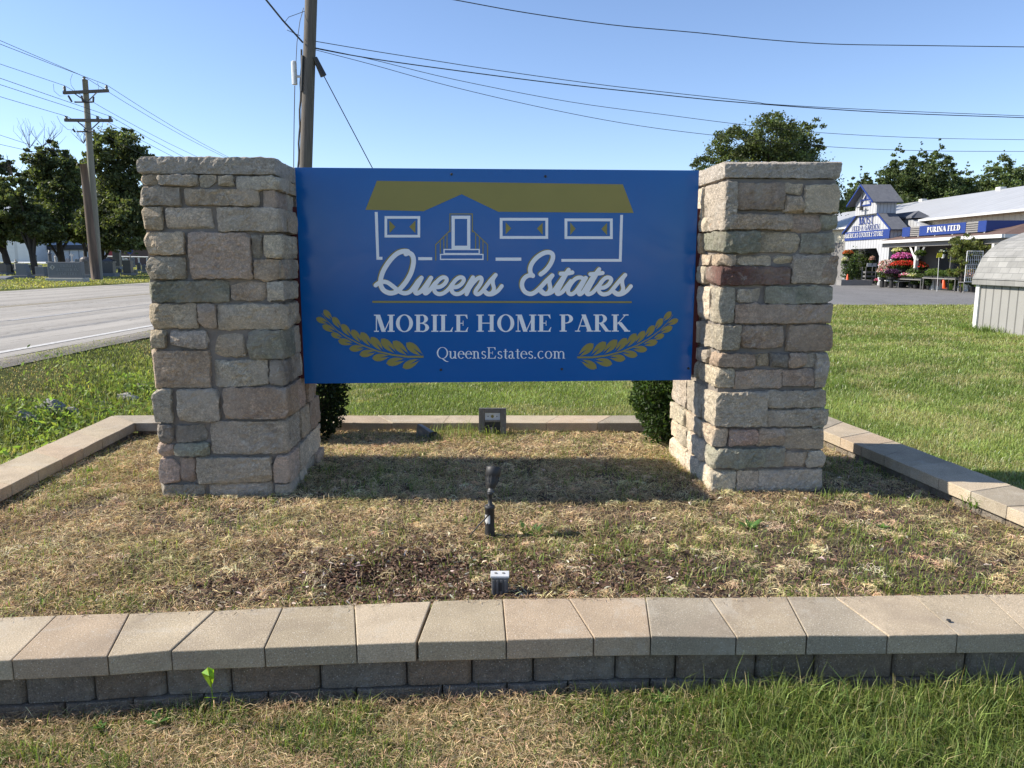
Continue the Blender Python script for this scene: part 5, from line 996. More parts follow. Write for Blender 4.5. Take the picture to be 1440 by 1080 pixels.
def stone_marker(kind, px0, px1, pyb, pyt, label, m='granite', base=True, D=None):
    x0, x1, Y, z0, z1 = gbox(px0, px1, pyb, pyt, D=D); cx = (x0+x1)/2; w = (x1-x0)/2; H = z1-z0; t = thing('headstone', (cx, Y, z0), label, 'headstone', 'headstones in the cemetery'); dep = min(.3, w); zb = z0-.12; g = G()
    if base and kind not in ('flat',): g.box(cx-w, cx+w, Y-dep, Y+dep, zb, z0+H*.18); g.build('plinth', M['granite'] if m != 'granite_light' else M['granite_light'], t, bevel=.01); zs = z0+H*.18+.002; w2 = w*.78; d2 = dep*.6
    else: zs = zb; w2 = w; d2 = dep*.8
    g = G()
    if kind == 'slab':
        pr = [(-1, 0), (1, 0), (1, .82), (.72, .93), (0, 1), (-.72, .93), (-1, .82)]; g.prism([(cx+a*w2, Y-d2, zs+b*(z1-zs)) for a, b in pr], (0, 2*d2, 0))
    elif kind == 'slant':
        pr = [(-1, 0), (1, 0), (1, .25), (.55, .95), (-.9, 1), (-1, .9)]; g.prism([(cx+a*w2, Y-d2, zs+b*(z1-zs)) for a, b in pr], (0, 2*d2, 0))
    elif kind == 'flat': g.hexa([(x0, Y-.3, zb), (x1, Y-.3, zb), (x1, Y+.3, zb), (x0, Y+.3, zb), (x0+.1, Y-.25, z0+H*.4), (x1-.1, Y-.25, z0+H*.4), (x1-.1, Y+.3, z1), (x0+.1, Y+.3, z1)])
    elif kind == 'block': g.box(cx-w2, cx+w2, Y-d2, Y+d2, zs, z1)
    elif kind == 'pyramid':
        zc = zs+(z1-zs)*.66; g.box(cx-w2*.86, cx+w2*.86, Y-d2*.86, Y+d2*.86, zs, zc-.004)
        g.add([(cx-w2, Y-d2, zc), (cx+w2, Y-d2, zc), (cx+w2, Y+d2, zc), (cx-w2, Y+d2, zc), (cx-w2, Y-d2, zc+.09), (cx+w2, Y-d2, zc+.09), (cx+w2, Y+d2, zc+.09), (cx-w2, Y+d2, zc+.09), (cx, Y, z1)], [(3, 2, 1, 0), (0, 1, 5, 4), (1, 2, 6, 5), (2, 3, 7, 6), (3, 0, 4, 7), (4, 5, 8), (5, 6, 8), (6, 7, 8), (7, 4, 8)])
    elif kind == 'dome':
        zc = zs+(z1-zs)*.72; g.box(cx-w2*.8, cx+w2*.8, Y-d2*.8, Y+d2*.8, zs, zc); g.lathe((cx, Y, zc+.003), [(w2, 0), (w2*.95, (z1-zc)*.5), (w2*.6, (z1-zc)*.85), (w2*.1, z1-zc)], 14)
    elif kind == 'obelisk':
        g.tube([(cx, Y, zs), (cx, Y, zs+(z1-zs)*.62), (cx, Y, zs+(z1-zs)*.64), (cx, Y, zs+(z1-zs)*.70), (cx, Y, zs+(z1-zs)*.74), (cx, Y, zs+(z1-zs)*.86), (cx, Y, zs+(z1-zs)*.90), (cx, Y, z1)], [w2*.8, w2*.72, w2*1.05, w2*1.0, w2*.6, w2*.28, w2*.42, w2*.1], 8)
    elif kind == 'cross':
        g.box(cx-w2*.22, cx+w2*.22, Y-.06, Y+.06, zs, z1); zc = zs+(z1-zs)*.66; g.box(cx-w2*.8, cx-w2*.225, Y-.06, Y+.06, zc, zc+.16); g.box(cx+w2*.225, cx+w2*.8, Y-.06, Y+.06, zc, zc+.16)
    g.build('stone', M[m], t, bevel=.012 if kind in ('slab', 'block', 'slant') else 0)
for a in [('slab', -2, 15, 386, 370, 'brown rounded headstone at the left picture edge, behind the flat marker', 'granite_brown'), ('flat', -6, 16, 393, 388, 'low sloped grey marker nearest the road at the left picture edge', 'granite'),
    ('slant', 24, 44, 391, 370, 'dark grey slanted headstone left of the cemetery sign', 'granite'), ('slab', 13, 22, 380, 371, 'small dark headstone at the foot of the leftmost trunk', 'granite_brown'), ('obelisk', 20, 27, 381, 364, 'slim pale monument between brown and slanted headstones', 'granite_light'),
    ('slab', 37, 45, 380, 372, 'dark headstone just behind the slanted one', 'granite_dark'), ('block', 51.5, 67.5, 389, 375, 'light grey block monument peeking out at the left of the cemetery sign', 'granite'), ('obelisk', 47.5, 54, 376, 354, 'tall grey obelisk between the two left trunks', 'granite'),
    ('obelisk', 67, 75, 371, 352, 'black urn topped monument rising over the left half of the cemetery sign', 'granite_dark'), ('obelisk', 76, 82, 371, 358, 'small pale pointed monument right of the black urn one', 'granite_light'), ('slab', 93, 98.5, 370, 363, 'little grey headstone in front of the third trunk', 'granite'),
    ('cross', 97.5, 106, 370, 356, 'white stone cross rising over the right half of the cemetery sign', 'granite_light'), ('dome', 113, 131, 391.5, 361, 'brown monument with a pale domed top left of the poles', 'granite_brown'), ('pyramid', 143, 165.5, 389, 362, 'black monument with a pale pyramid top right of the poles', 'granite_dark'),
    ('slab', 160, 172, 379.5, 351, 'tall dark headstone with a white cap beyond the pyramid monument', 'granite_dark'), ('block', 174, 188, 387.5, 366, 'black block headstone in front of the brown building', 'granite_dark'), ('slab', 174, 181, 375, 363, 'pale distant headstone behind the black block', 'granite_light'),
    ('slab', 184, 190, 376, 362, 'grey distant headstone right of the blue sign post', 'granite'), ('slab', 193, 199, 381, 369, 'dark small headstone next to the left pillar edge', 'granite_dark'), ('slab', 200, 207, 384, 372, 'grey headstone partly hidden by the left pillar edge', 'granite'), ('slab', 106, 112, 373, 364, 'small grey headstone between cross and domed monument', 'granite'),
    ('slab', 2, 9, 378, 372, 'small far headstone behind the brown one', 'granite')]+[(k_, px_-w_, px_+w_, yb_, yb_-h_, l_, m_) for k_, px_, w_, yb_, h_, l_, m_ in [('slab', 57, 3, 379, 7, 'little pale headstone left of the slim leaning trunk foot', 'granite_light'), ('slab', 30, 3, 377, 6, 'small white headstone behind the slanted grey one', 'granite_light'), ('block', 88, 3.4, 369.5, 5, 'low pale block seen above the middle of the cemetery sign', 'granite_light'), ('slab', 48, 2.6, 384, 8, 'small grey headstone between slanted stone and block monument', 'granite'), ('slab', 134, 3, 384, 10, 'thin grey headstone just left of the pole stub', 'granite'), ('slab', 169, 3, 384, 7, 'short dark headstone between pyramid monument and black block', 'granite_dark'), ('slab', 191, 3, 387, 8, 'low grey headstone right of the black block headstone', 'granite'), ('slab', 158, 2.4, 374, 8, 'little pale headstone behind the pyramid monument', 'granite_light'), ('slab', 179, 2.2, 371, 6, 'tiny far pale headstone below the blue round sign', 'granite_light'), ('obelisk', 196, 2.2, 374, 14, 'thin far obelisk next to the left pillar edge', 'granite'), ('slab', 11, 3, 381, 6, 'small grey headstone beside the brown rounded one', 'granite')]]: stone_marker(*a)
g = G(); A1 = at_y(-60, 369.5, 76); A2 = at_y(100, 369.5, 76)
for q in range(12):
    x0_ = A1[0]+(A2[0]-A1[0])*q/12; x1_ = A1[0]+(A2[0]-A1[0])*(q+1)/12; g.face([(x0_, 72, float(hgt(x0_, 72))+.03), (x1_, 72, float(hgt(x1_, 72))+.03), (x1_, 80, float(hgt(x1_, 80))+.06), (x0_, 80, float(hgt(x0_, 80))+.06)])
tag(g.build('cemetery_path', M['trimwhite']), kind='structure')
# buildings behind the cemetery
def slab_bldg(name, label, px0, px1, D, ytop, ybot, m, zoff=0, depth=12):
    a = at_y(px0, ybot, D); b = at_y(px1, ybot, D); z1 = at_y(px0, ytop, D)[2]; return a[0], b[0], float(min(a[2], hgt(a[0], D)))-.3, z1
Db = 84
x0, x1, zb, zt = slab_bldg('', '', -60, 47, Db, 300, 367, None); t = thing('warehouse', ((x0+x1)/2, Db, zb), 'pale metal warehouse wall behind the leftmost cemetery trees', 'warehouse')
g = G(); g.box(x0, x1, Db, Db+14, zb, zt); g.build('wall', corr('pale_panel_wall', (.78, .78, .75), 2.4, 'x', .78), t); g = G(); g.prism([(x0-.3, Db-.3, zt+.01), (x0-.3, Db+14.3, zt+.01), (x0-.3, Db+7, zt+1.6)], (x1-x0+.6, 0, 0)); g.build('roof', M['roofmetal'], t)
x0, x1, zb, zt = slab_bldg('', '', 46, 152, Db+3, 349, 366, None); zr = at_y(60, 322, Db+3)[2]; t = thing('garage_building', ((x0+x1)/2, Db+3, zb), 'long low building with pale blue garage doors and dark fascia behind the cemetery', 'building')
g = G(); g.box(x0, x1, Db+3, Db+13, zb, zt); wl = g.build('wall', M['pale_bldg'], t)
nd = 8
for k in range(nd): a = x0+(x1-x0)*(k+.06)/nd; b = x0+(x1-x0)*(k+.94)/nd; g = G(); g.box(a, b, Db+2.93, Db+2.99, zb+.2, zt-.25); g.build('garage_door', M['pale_bldg2'], t)
g = G(); g.box(x0-.4, x1+.4, Db+2.6, Db+2.9, zt-.15, zt+.35); g.build('fascia', M['darkdoor'], t)
g = G(); g.prism([(x0-.4, Db+2.6, zt+.36), (x0-.4, Db+13.4, zt+.36), (x0-.4, Db+8, zr)], (x1-x0+.8, 0, 0)); g.build('roof', mat('pale_blue_roof', (.36, .41, .48), (.32, .37, .44), 3, .6), t)
x0, x1, zb, zt = slab_bldg('', '', 150, 235, 80, 348, 372, None); t = thing('brick_building', ((x0+x1)/2, 80, zb), 'low brown brick building with a red door behind the right cemetery trees', 'building')
g = G(); g.box(x0, x1, 80, 92, zb, zt); g.build('wall', M['brick'], t); g = G(); g.box(x0-.4, x1+.4, 79.6, 92.4, zt+.004, zt+.35); g.build('roof', M['darkdoor'], t)
a = at_y(153, 360, 79.9)[0]; b = at_y(159, 360, 79.9)[0]; z1 = at_y(153, 350, 79.9)[2]; z0_ = at_y(153, 360, 79.9)[2]; g = G(); g.box(a, b, 79.88, 79.99, z0_, z1); g.build('door', M['red'], t)
a = at_y(160, 360, 79.9)[0]; b = at_y(170, 360, 79.9)[0]; g = G(); g.box(a, b, 79.9, 79.99, at_y(153, 372, 79.9)[2], z1); g.build('window', M['pale_bldg2'], t)
p = gp(183, 376); t = thing('round_sign', p, 'round blue sign on a post in front of the brown brick building', 'sign'); q = at_y(183, 353, p[1]); g = G(); g.tube([p-np.array([0, 0, .2]), q], .05, 6); g.build('post', M['bronze'], t); g = G(); r_ = 4.2*p[1]/FPX; g.lathe(q+np.array([0, -.02, 0]), [(r_, 0), (r_, .05)], 20, ax=(0, -1, 0)); g.build('sign_disc', M['trimblue'], t)
g = G(); a = at_y(150, 360.5, 70); b = at_y(240, 362, 70); g.tube([a, b], .06, 5)
for k in range(9): q = a+(b-a)*k/8; g.tube([q-np.array([0, 0, 1.4]), q], .05, 5)
tag(g.build('rail_fence', M['trimwhite'], org=a), 'thin pale rail fence in front of the brown brick building', 'fence')
# ------------------------------------------------------------------ feed and garden store
XF = 22.6
def fx_(px, py, X=XF): return at_x(px, py, X)
t = thing('store_entrance_tower', (XF, 49, 0), 'blue and white gabled entrance tower lettered with the store name', 'entrance tower')
Dn = XF*FPX/(1242-720); Df = 52.0
zW = fx_(1242, 322)[2]; yc = (Dn+Df)/2; zP = zW+1.75; dp = .85; ov = .35
zA = 2.30
g = G(); arch = [(Df, -.2), (Df, zW), (yc, zP), (Dn, zW), (Dn, -.2), (Dn+1.15, -.2), (Dn+1.15, 1.8), (Dn+1.6, zA), (Df-.95, zA), (Df-.42, 1.8), (Df-.42, -.2)]
from mathutils.geometry import tessellate_polygon
def ext_poly(g, pts, X, d):
    P = [Vector((a, b, 0)) for a, b in pts]; T = tessellate_polygon([P]); n = len(pts)
    vs = [(X, a, b) for a, b in pts]+[(X+d, a, b) for a, b in pts]; fs = [tuple(q) for q in T]+[tuple(n+i for i in q[::-1]) for q in T]+[(i, (i+1) % n, n+(i+1) % n, n+i) for i in range(n)]; g.add(vs, fs)
ext_poly(g, arch, XF, .14); g.build('front_gable', M['batten'], t)
for a_ in (Dn, Df-.14): g = G(); g.box(XF+.142, XF+dp, a_, a_+.14, -.2, zW-.02); g.build('side_wall', M['batten_x'], t)
def gable_roof(g, X0, X1, ya, yb, zw, zp, th=.09, o=.25):
    ym = (ya+yb)/2; sl2 = (zp-zw)/(ym-ya)
    for (y0, s_) in ((ya, 1), (yb, -1)):
        e = (y0-s_*o, zw-o*sl2); g.hexa([(X0, e[0], e[1]+.01), (X1, e[0], e[1]+.01), (X1, ym, zp+.01), (X0, ym, zp+.01), (X0, e[0], e[1]+th), (X1, e[0], e[1]+th), (X1, ym, zp+th+.01), (X0, ym, zp+th+.01)][:8])
g = G(); gable_roof(g, XF-.12, XF+dp+.15, Dn, Df, zW, zP); g.build('lower_roof', M['shingle'], t)
ua = 22.6*FPX/(1225-720); ub = ua+2.9
for ya in (Dn, Df):
    g = G(); s_ = 1 if ya == Dn else -1; sl2 = (zP-zW)/(yc-Dn); ye = ua-.02 if ya == Dn else ub+.02; ze_ = zW+abs(ye-ya)*sl2; g.prism([(XF-.16, ya-s_*.27, zW-.27*sl2+.0), (XF-.16, ye, ze_), (XF-.16, ye, ze_+.12), (XF-.16, ya-s_*.27, zW-.27*sl2+.13)], (.035, 0, 0))
    g.build('barge_board', M['trimblue'], t)
# upper cupola
ua = 22.6*FPX/(1225-720); ub = ua+2.9; uc = (ua+ub)/2; zu0 = zW+.98; zu1 = fx_(1224, 283)[2]; zu2 = zu1+.95
g = G(); g.box(XF-.20, XF+1.0, ua, ub, zu0, zu1); ext_poly(g, [(ua, zu1+.003), (ub, zu1+.003), (uc, zu2)], XF-.20, .9); cu = g.build('cupola', M['batten'], t)
g = G(); g.box(XF-.198, XF+1.004, ua-.012, ua-.002, zu0+.01, zu1-.005); g.build('cupola_side', M['batten_x'], cu)
g = G(); gable_roof(g, XF-.62, XF+1.25, ua, ub, zu1, zu2, .08, .35); g.build('cupola_roof', M['shingle'], cu)
g = G()
for ya in (ua, ub):
    s_ = 1 if ya == ua else -1; sl2 = (zu2-zu1)/(uc-ua); g.prism([(XF-.66, ya-s_*.37, zu1-.37*sl2), (XF-.66, uc, zu2), (XF-.66, uc, zu2+.10), (XF-.66, ya-s_*.37, zu1-.37*sl2+.11)], (.035, 0, 0))
g.build('cupola_trim', M['trimblue'], cu)
g = G(); da, db, dz0, dz1 = uc-.72, uc+.72, zu0+.52, zu1+.15
for q in ((da, db, dz0, dz0+.1), (da, db, dz1-.08, dz1), (da, da+.1, dz0+.102, dz1-.082), (db-.1, db, dz0+.102, dz1-.082)): g.box(XF-.245, XF-.204, q[0], q[1], q[2], q[3])
for s_ in (1, -1): g.tube([(XF-.225, uc-s_*.6, dz0+.12), (XF-.225, uc, dz0+.72), (XF-.225, uc+s_*.1, dz1-.1)], .03, 4)
g.build('hayloft_door_trim', M['trimblue'], cu)
g = G(); g.box(XF-.50, XF-.46, uc-.03, uc+.03, zu1-.35, zu2-.15); g.tube([(XF-.48, uc, zu1-.3), (XF-.48, uc, zu1-.55)], .13, 8); g.tube([(XF-.48, uc+.6, zu1-.35), (XF-.48, uc-.4, zu1-.35)], .03, 5); g.build('pulley', M['blackp'], cu)
# sign band and lettering
bz0 = fx_(1242, 335.5)[2]; bz1 = zW
g = G(); g.box(XF-.06, XF-.004, Dn-.02, Df+.02, bz0, bz1-.02); g.build('sign_band', M['trimblue'], t)
def wall_text(flat_X, text, y_left, y_right, zb, ht, T=.22, tt=.08, m='trimwhite', name='lettering', parent=None, track=0.02):
    f = Flat(lambda x, y, o: np.array([flat_X-o*15, x, y]), .0006); pl2, w = layout(text, T, tt, track)
    for q in pl2: f.poly([(y_left+(y_right-y_left)*a/w, zb+ht*b) for a, b in q])
    f.g.build(name, M[m], parent)
def ypx(px, X=XF): return X*FPX/(px-720)
bh = bz1-bz0
wall_text(XF-.07, "AMERICA'S COUNTRY STORE", ypx(1181), ypx(1234), bz0+bh*.30, bh*.50, .17, .09, 'trimwhite', 'store_slogan_lettering', t, 0)
wall_text(XF-.012, 'FEED & GARDEN', ypx(1189.5), ypx(1227), bz1+.03, 0.30, .16, .09, 'trimblue', 'department_lettering', t, 0)
wall_text(XF-.045, 'MOST', ypx(1198.5), ypx(1219.5), bz1+.40, .50, .19, .10, 'trimblue', 'store_name_lettering', t, 0)
# long store building
XE = 25.0; Dc = 37.0; De = 76.0; zE = 4.02; XR = 32.0; zR = 6.05
t = thing('store_building', (XE, 50, 0), 'long white roofed farm store with cream siding and a covered porch', 'store')
g = G(); g.box(XE, 42, Dc, De, -.2, zE); g.build('wall', M['siding'], t)
g = G(); g.add([(XE, Dc-.004, zE), (2*XR-XE, Dc-.004, zE), (XR, Dc-.004, zR)], [(0, 1, 2)]); g.face([(XE, Dc-.004, -.2), (42, Dc-.004, -.2), (42, Dc-.004, zE), (XE, Dc-.004, zE)]); g.build('end_wall', M['siding_x'], t)
sr = (zR-zE)/(XR-XE); o = .45
g = G(); g.hexa([(XE-o, Dc-.4, zE-o*sr), (XR, Dc-.4, zR), (XR, De+.4, zR), (XE-o, De+.4, zE-o*sr), (XE-o, Dc-.4, zE-o*sr+.1), (XR, Dc-.4, zR+.1), (XR, De+.4, zR+.1), (XE-o, De+.4, zE-o*sr+.1)])
g.hexa([(XR+.001, Dc-.4, zR), (2*XR-XE+o, Dc-.4, zE-o*sr), (2*XR-XE+o, De+.4, zE-o*sr), (XR+.001, De+.4, zR), (XR+.001, Dc-.4, zR+.1), (2*XR-XE+o, Dc-.4, zE-o*sr+.1), (2*XR-XE+o, De+.4, zE-o*sr+.1), (XR+.001, De+.4, zR+.1)]); rf = g.build('roof', M['roofmetal'], t)
for d in (50.5, 60): g = G(); g.box(XR-.2, XR+.2, d, d+.5, zR-.1, zR+.24); g.build('roof_vent', M['trimwhite'], rf)
g = G(); g.box(XE-o-.1, XE-o-.004, Dc-.4, De, zE-o*sr-.03, zE-o*sr+.09); g.build('eave_gutter', M['trimwhite'], t)
# grey dormer above the porch roof next to the tower
dY0 = ypx(1284, 24.2); g = G(); dz = at_x(1276, 307, 24.2)[2]
g.prism([(24.2, dY0, 2.9), (24.2, dY0, 3.55), (24.2, dY0+1.4, dz), (24.2, dY0+4.0, dz), (24.2, dY0+6, 3.55), (24.2, dY0+6, 2.9)], (.75, 0, 0)); g.build('grey_dormer', M['batten'], t)
g = G(); g.hexa([(24.05, dY0+.9, dz-.02), (25.3, dY0+.9, dz+.0), (25.3, dY0+5, dz), (24.05, dY0+5, dz-.02), (24.05, dY0+.9, dz+.08), (24.6, dY0+1.2, dz+.42), (24.6, dY0+4.6, dz+.42), (24.05, dY0+5, dz+.08)]); g.build('dormer_roof', M['shingle'], t)
# porch roof wrapping the near corner
XP = 22.0; zG = 2.62; DP = 34.4; zJ = 3.36; Yt = Dn-.05
pr = thing('porch', (XP+1.5, 40, 0), 'brown shingled porch roof on white braced posts along the store front', 'porch')
g = G()
def slab(g, P, th=.07):
    P = [np.array(p, float) for p in P]; n = len(P); g.add([p for p in P]+[p+np.array([0, 0, th]) for p in P], [tuple(range(n))[::-1], tuple(range(n, 2*n))]+[(i, (i+1) % n, n+(i+1) % n, n+i) for i in range(n)])
slab(g, [(XP, DP, zG), (XE-.01, Dc-.06, zJ), (XE-.01, Yt, zJ), (XP, Yt, zG)]); slab(g, [(XP+.006, DP, zG), (36, DP, zG), (36, Dc-.06, zJ), (XE-.004, Dc-.06, zJ)]); g.build('porch_roof', M['shingle_brown'], pr)
g = G(); g.box(XP-.12, XP-.003, DP-.1, Yt, zG-.09, zG+.07); g.box(XP+.002, 36, DP-.12, DP-.003, zG-.09, zG+.07); g.build('gutter', M['trimwhite'], pr)
g = G(); g.box(XP+.15, XP+.35, DP+.2, Yt, zG-.32, zG-.02); g.box(XP+.36, 36, DP+.2, DP+.4, zG-.32, zG-.02); g.build('beam', M['timber'], pr)
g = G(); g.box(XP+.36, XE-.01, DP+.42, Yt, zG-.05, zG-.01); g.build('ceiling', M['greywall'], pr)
for py_ in (ypx(1281, XP+.25), ypx(1388, XP+.25)):
    g = G(); g.box(XP+.16, XP+.34, py_-.09, py_+.09, -.2, zG-.324); po = g.build('post', M['trimwhite'], pr)
    for s_ in (1, -1): g = G(); g.tube([(XP+.25, py_+s_*.1, 1.55), (XP+.25, py_+s_*.75, zG-.33)], .06, 4); g.build('brace', M['trimwhite'], po)
g = G(); g.box(XE-.06, XE-.004, Dc, 60, -.2, 2.9); g.build('porch_wall', M['greywall'], pr)  # sheet over the siding, its dark grey holds the porch shade
g = G(); g.box(XF+dp+.6, XF+dp+.66, Dn+.1, Df+3, -.1, 3.2); g.box(XF+.15, XF+dp+.6, Dn+.2, Df-.2, 2.6, 2.66); g.build('passage_shade_sheets', M['dark'], t)  # near-black sheets added to paint the deep shade inside the arch
for a, b in ((1313, 1331), (1336, 1345), (1402, 1418)):
    g = G(); g.box(XE-.10, XE-.064, ypx(b, XE), ypx(a, XE), -.1, 2.15); g.build('door', M['darkdoor'], pr)
g = G(); g.box(XP+1.2, XP+1.25, ypx(1409, XP+1.2), ypx(1402, XP+1.2), 2.02, 2.30); g.build('hanging_board', M['trimwhite'], pr)
# blue sign boards standing on the porch roof
XS = 22.55
sg = thing('rooftop_sign', (XS, 41, 2.8), 'blue feed sign boards with white lettering standing on the porch roof', 'sign')
def yz(px, py, X=XS): p = at_x(px, py, X); return p[1], p[2]
zt_ = yz(1284, 319)[1]; zb_ = yz(1284, 332.2)[1]
g = G(); g.box(XS-.05, XS, ypx(1346.5, XS), ypx(1283, XS), zb_, zt_); g.build('lettered_board', M['trimblue'], sg)
wall_text(XS-.06, 'PURINA FEED', ypx(1294, XS), ypx(1340.3, XS), zb_+.15, (zt_-zb_)*.52, .26, .10, 'trimwhite', 'feed_lettering', sg, .02)
g = G(); g.box(XS-.05, XS, ypx(1270, XS), ypx(1259.5, XS), zb_, zt_); g.build('plain_board', M['trimblue'], sg)
Ya = ypx(1373.9, XS); g = G(); g.box(XS-.05, XS, Ya, ypx(1363.5, XS), zb_, zt_); g.build('plain_board', M['trimblue'], sg)
g = G(); g.prism([(XS-.05, Ya-.004, zb_), (XS-.05, Ya-.004, zt_), (XE-.02, Ya-.004, zt_), (XE-.02, Ya-.004, zt_-.04)], (0, -.05, 0)); g.build('end_board', M['trimblue'], sg)
for a, b in ((1283, 1270), (1363.5, 1346.5)):
    ya, yb = ypx(a, XS), ypx(b, XS); g = G()
    for k in range(5): z = zb_+(zt_-zb_)*k/5; g.box(XS-.03, XS-.005, ya, yb, z+.01, z+.075)
    g.box(XS+.02, XS+.05, ya, yb, zb_, zt_); g.build('louvre_panel', M['timber'], sg)
for px in (1262, 1281, 1304, 1328, 1349, 1372): y_ = ypx(px, XS); g = G(); g.box(XS-.02, XS+.02, y_-.03, y_+.03, zG+.12, zb_-.002); g.build('sign_post', M['trimwhite'], sg)
# ------------------------------------------------------------------ plants and displays in front of the store
def Pg(px, py): return at_z(px, py, .03)
def bush(g_, n, c, r, col, dark, ls, name='foliage', parent=None, petal=None, pf=.0, upper=True):
    u = RNG.normal(size=(n, 3)); u /= np.linalg.norm(u, axis=1)[:, None]; u *= (RNG.uniform(.4, 1, n)**.6)[:, None]; u *= (1+.35*(fbm(u[:, 0]*4+c[0], u[:, 2]*4+c[1], 3)-.5)*2)[:, None]
    P = u*np.array(r)+np.array(c); cc = vary(mixcol(dark, col, RNG.random(n)), .25); leaves(P, ls, cc, M['leaf'], name, parent)
    if petal is not None:
        m = int(n*pf); u = RNG.normal(size=(m, 3)); u[:, 2] = np.abs(u[:, 2])*.9; u[:, 1] -= .3; u[:, 0] -= .3; u /= np.linalg.norm(u, axis=1)[:, None]; P = u*np.array(r)*RNG.uniform(.92, 1.1, (m, 1))+np.array(c); k = RNG.integers(0, len(petal), m); leaves(P, ls*1.1, vary(np.array(petal)[k], .15), M['petal'], 'blossoms', parent, elong=1.0)
def pot(parent, c, r, h, m='pot_black'): g = G(); g.lathe(c, [(r*.72, 0), (r*.95, h*.9), (r*1.05, h*.9), (r*1.05, h)], 12); g.build('pot', M[m], parent)
def plant(name, label, px, pyb, pyt, w, col, dark=(.035, .055, .02), petal=None, pf=0, potm='pot_black', poth=.25, n=500, z=None, Dy=None, group='plants for sale in front of the store', ls=.07):
    p = Pg(px, pyb) if z is None else at_y(px, pyb, Dy); s = p[1]/FPX; H = (pyb-pyt)*s; ww = w*s/2; t = thing(name, p, label, 'potted plant', group)
    if poth: pot(t, p, ww*.55, poth, potm)
    bush(None, n, (p[0], p[1], p[2]+poth+(H-poth)/2), (ww, ww*.8, (H-poth)/2), col, dark, ls, 'foliage', t, petal, pf); return t
GR = (.11, .17, .04)
# tall plants inside the entrance arch in a timber planter
p = Pg(1204, 401.5); t = thing('timber_planter', p, 'long grey timber planter box in front of the entrance arch', 'planter'); s = p[1]/FPX
g = G(); x0 = p[0]-.95; g.box(x0, x0+1.9, p[1]-.05, p[1], .0, .36); g.box(x0, x0+1.9, p[1]+.6, p[1]+.65, 0, .36); g.box(x0, x0+.05, p[1]+.002, p[1]+.598, 0, .36); g.box(x0+1.85, x0+1.9, p[1]+.002, p[1]+.598, 0, .36); g.build('side_boards', M['timber'], t); g = G(); g.box(x0+.06, x0+1.84, p[1]+.004, p[1]+.596, 0, .3); g.build('soil', M['soil'], t)
for k, (px, pt, w, c) in enumerate(((1193, 362, 22, (.10, .15, .04)), (1203, 350, 28, (.15, .21, .055)), (1213, 355, 26, (.12, .17, .045)), (1220, 364, 18, (.09, .13, .035)))): plant('tall_shrub', ['dark leafy shrub at the left of the timber planter', 'tallest yellow green shrub in the timber planter', 'green shrub at the right of the timber planter', 'low dark shrub between planter and grey cart'][k], px, 399, pt, w, c, n=1500, poth=0, dark=(.035, .055, .02))
plant('hanging_basket', 'orange red flower basket hanging in the left of the entrance arch', 1192, 364, 352, 14, GR, petal=[(.55, .10, .03), (.5, .2, .05)], pf=.5, z=1, Dy=49, poth=.12)
plant('hanging_basket', 'white flower basket hanging below the orange one in the arch', 1188, 374, 362, 9, GR, petal=[(.7, .68, .5)], pf=.6, z=1, Dy=48.6, poth=.1)
plant('hanging_basket', 'pink flower basket hanging at the right of the entrance arch', 1226, 372, 361, 8, GR, petal=[(.6, .35, .3)], pf=.6, z=1, Dy=48, poth=.1)
def cone(px, py, label):
    p = Pg(px, py); t = thing('traffic_cone', p, label, 'traffic cone', 'orange traffic cones'); g = G(); g.lathe(p+np.array([0, 0, .03]), [(.15, 0), (.13, .02), (.035, .62), (.025, .64)], 14); g.build('cone_body', M['orange'], t, smooth=True); g = G(); g.box(p[0]-.2, p[0]+.2, p[1]-.2, p[1]+.2, p[2], p[2]+.03); g.build('base', M['orange'], t, bevel=.01)
cone(1191, 400.5, 'orange traffic cone beside the timber planter at the entrance arch'); cone(1326.3, 406, 'orange traffic cone beside the lime green pots')
# grey utility cart with a sign
p = Pg(1223.5, 400.5); t = thing('shelf_cart', p, 'grey shelving cart with a white sign board on top by the arch', 'cart'); g = G()
for sx in (-.32, .32):
    for sy in (0, .5): g.box(p[0]+sx-.02, p[0]+sx+.02, p[1]+sy-.02, p[1]+sy+.02, 0, 1.15)
g.build('frame', M['trimblue'] if 0 else M['bronze'], t); g = G()
for z in (.25, .5, .75): g.box(p[0]-.30, p[0]+.30, p[1]+.03, p[1]+.47, z, z+.12)
g.build('trays', M['bronze'], t); g = G(); g.box(p[0]-.30, p[0]+.30, p[1]-.05, p[1]-.02, 1.16, 1.38); g.build('sign_board', M['trimwhite'], t); g = G(); g.face([(p[0]-.04, p[1]-.053, 1.25), (p[0]+.06, p[1]-.053, 1.25), (p[0]+.03, p[1]-.053, 1.31), (p[0]-.02, p[1]-.053, 1.30)]); g.build('sign_mark', M['blackp'], t)
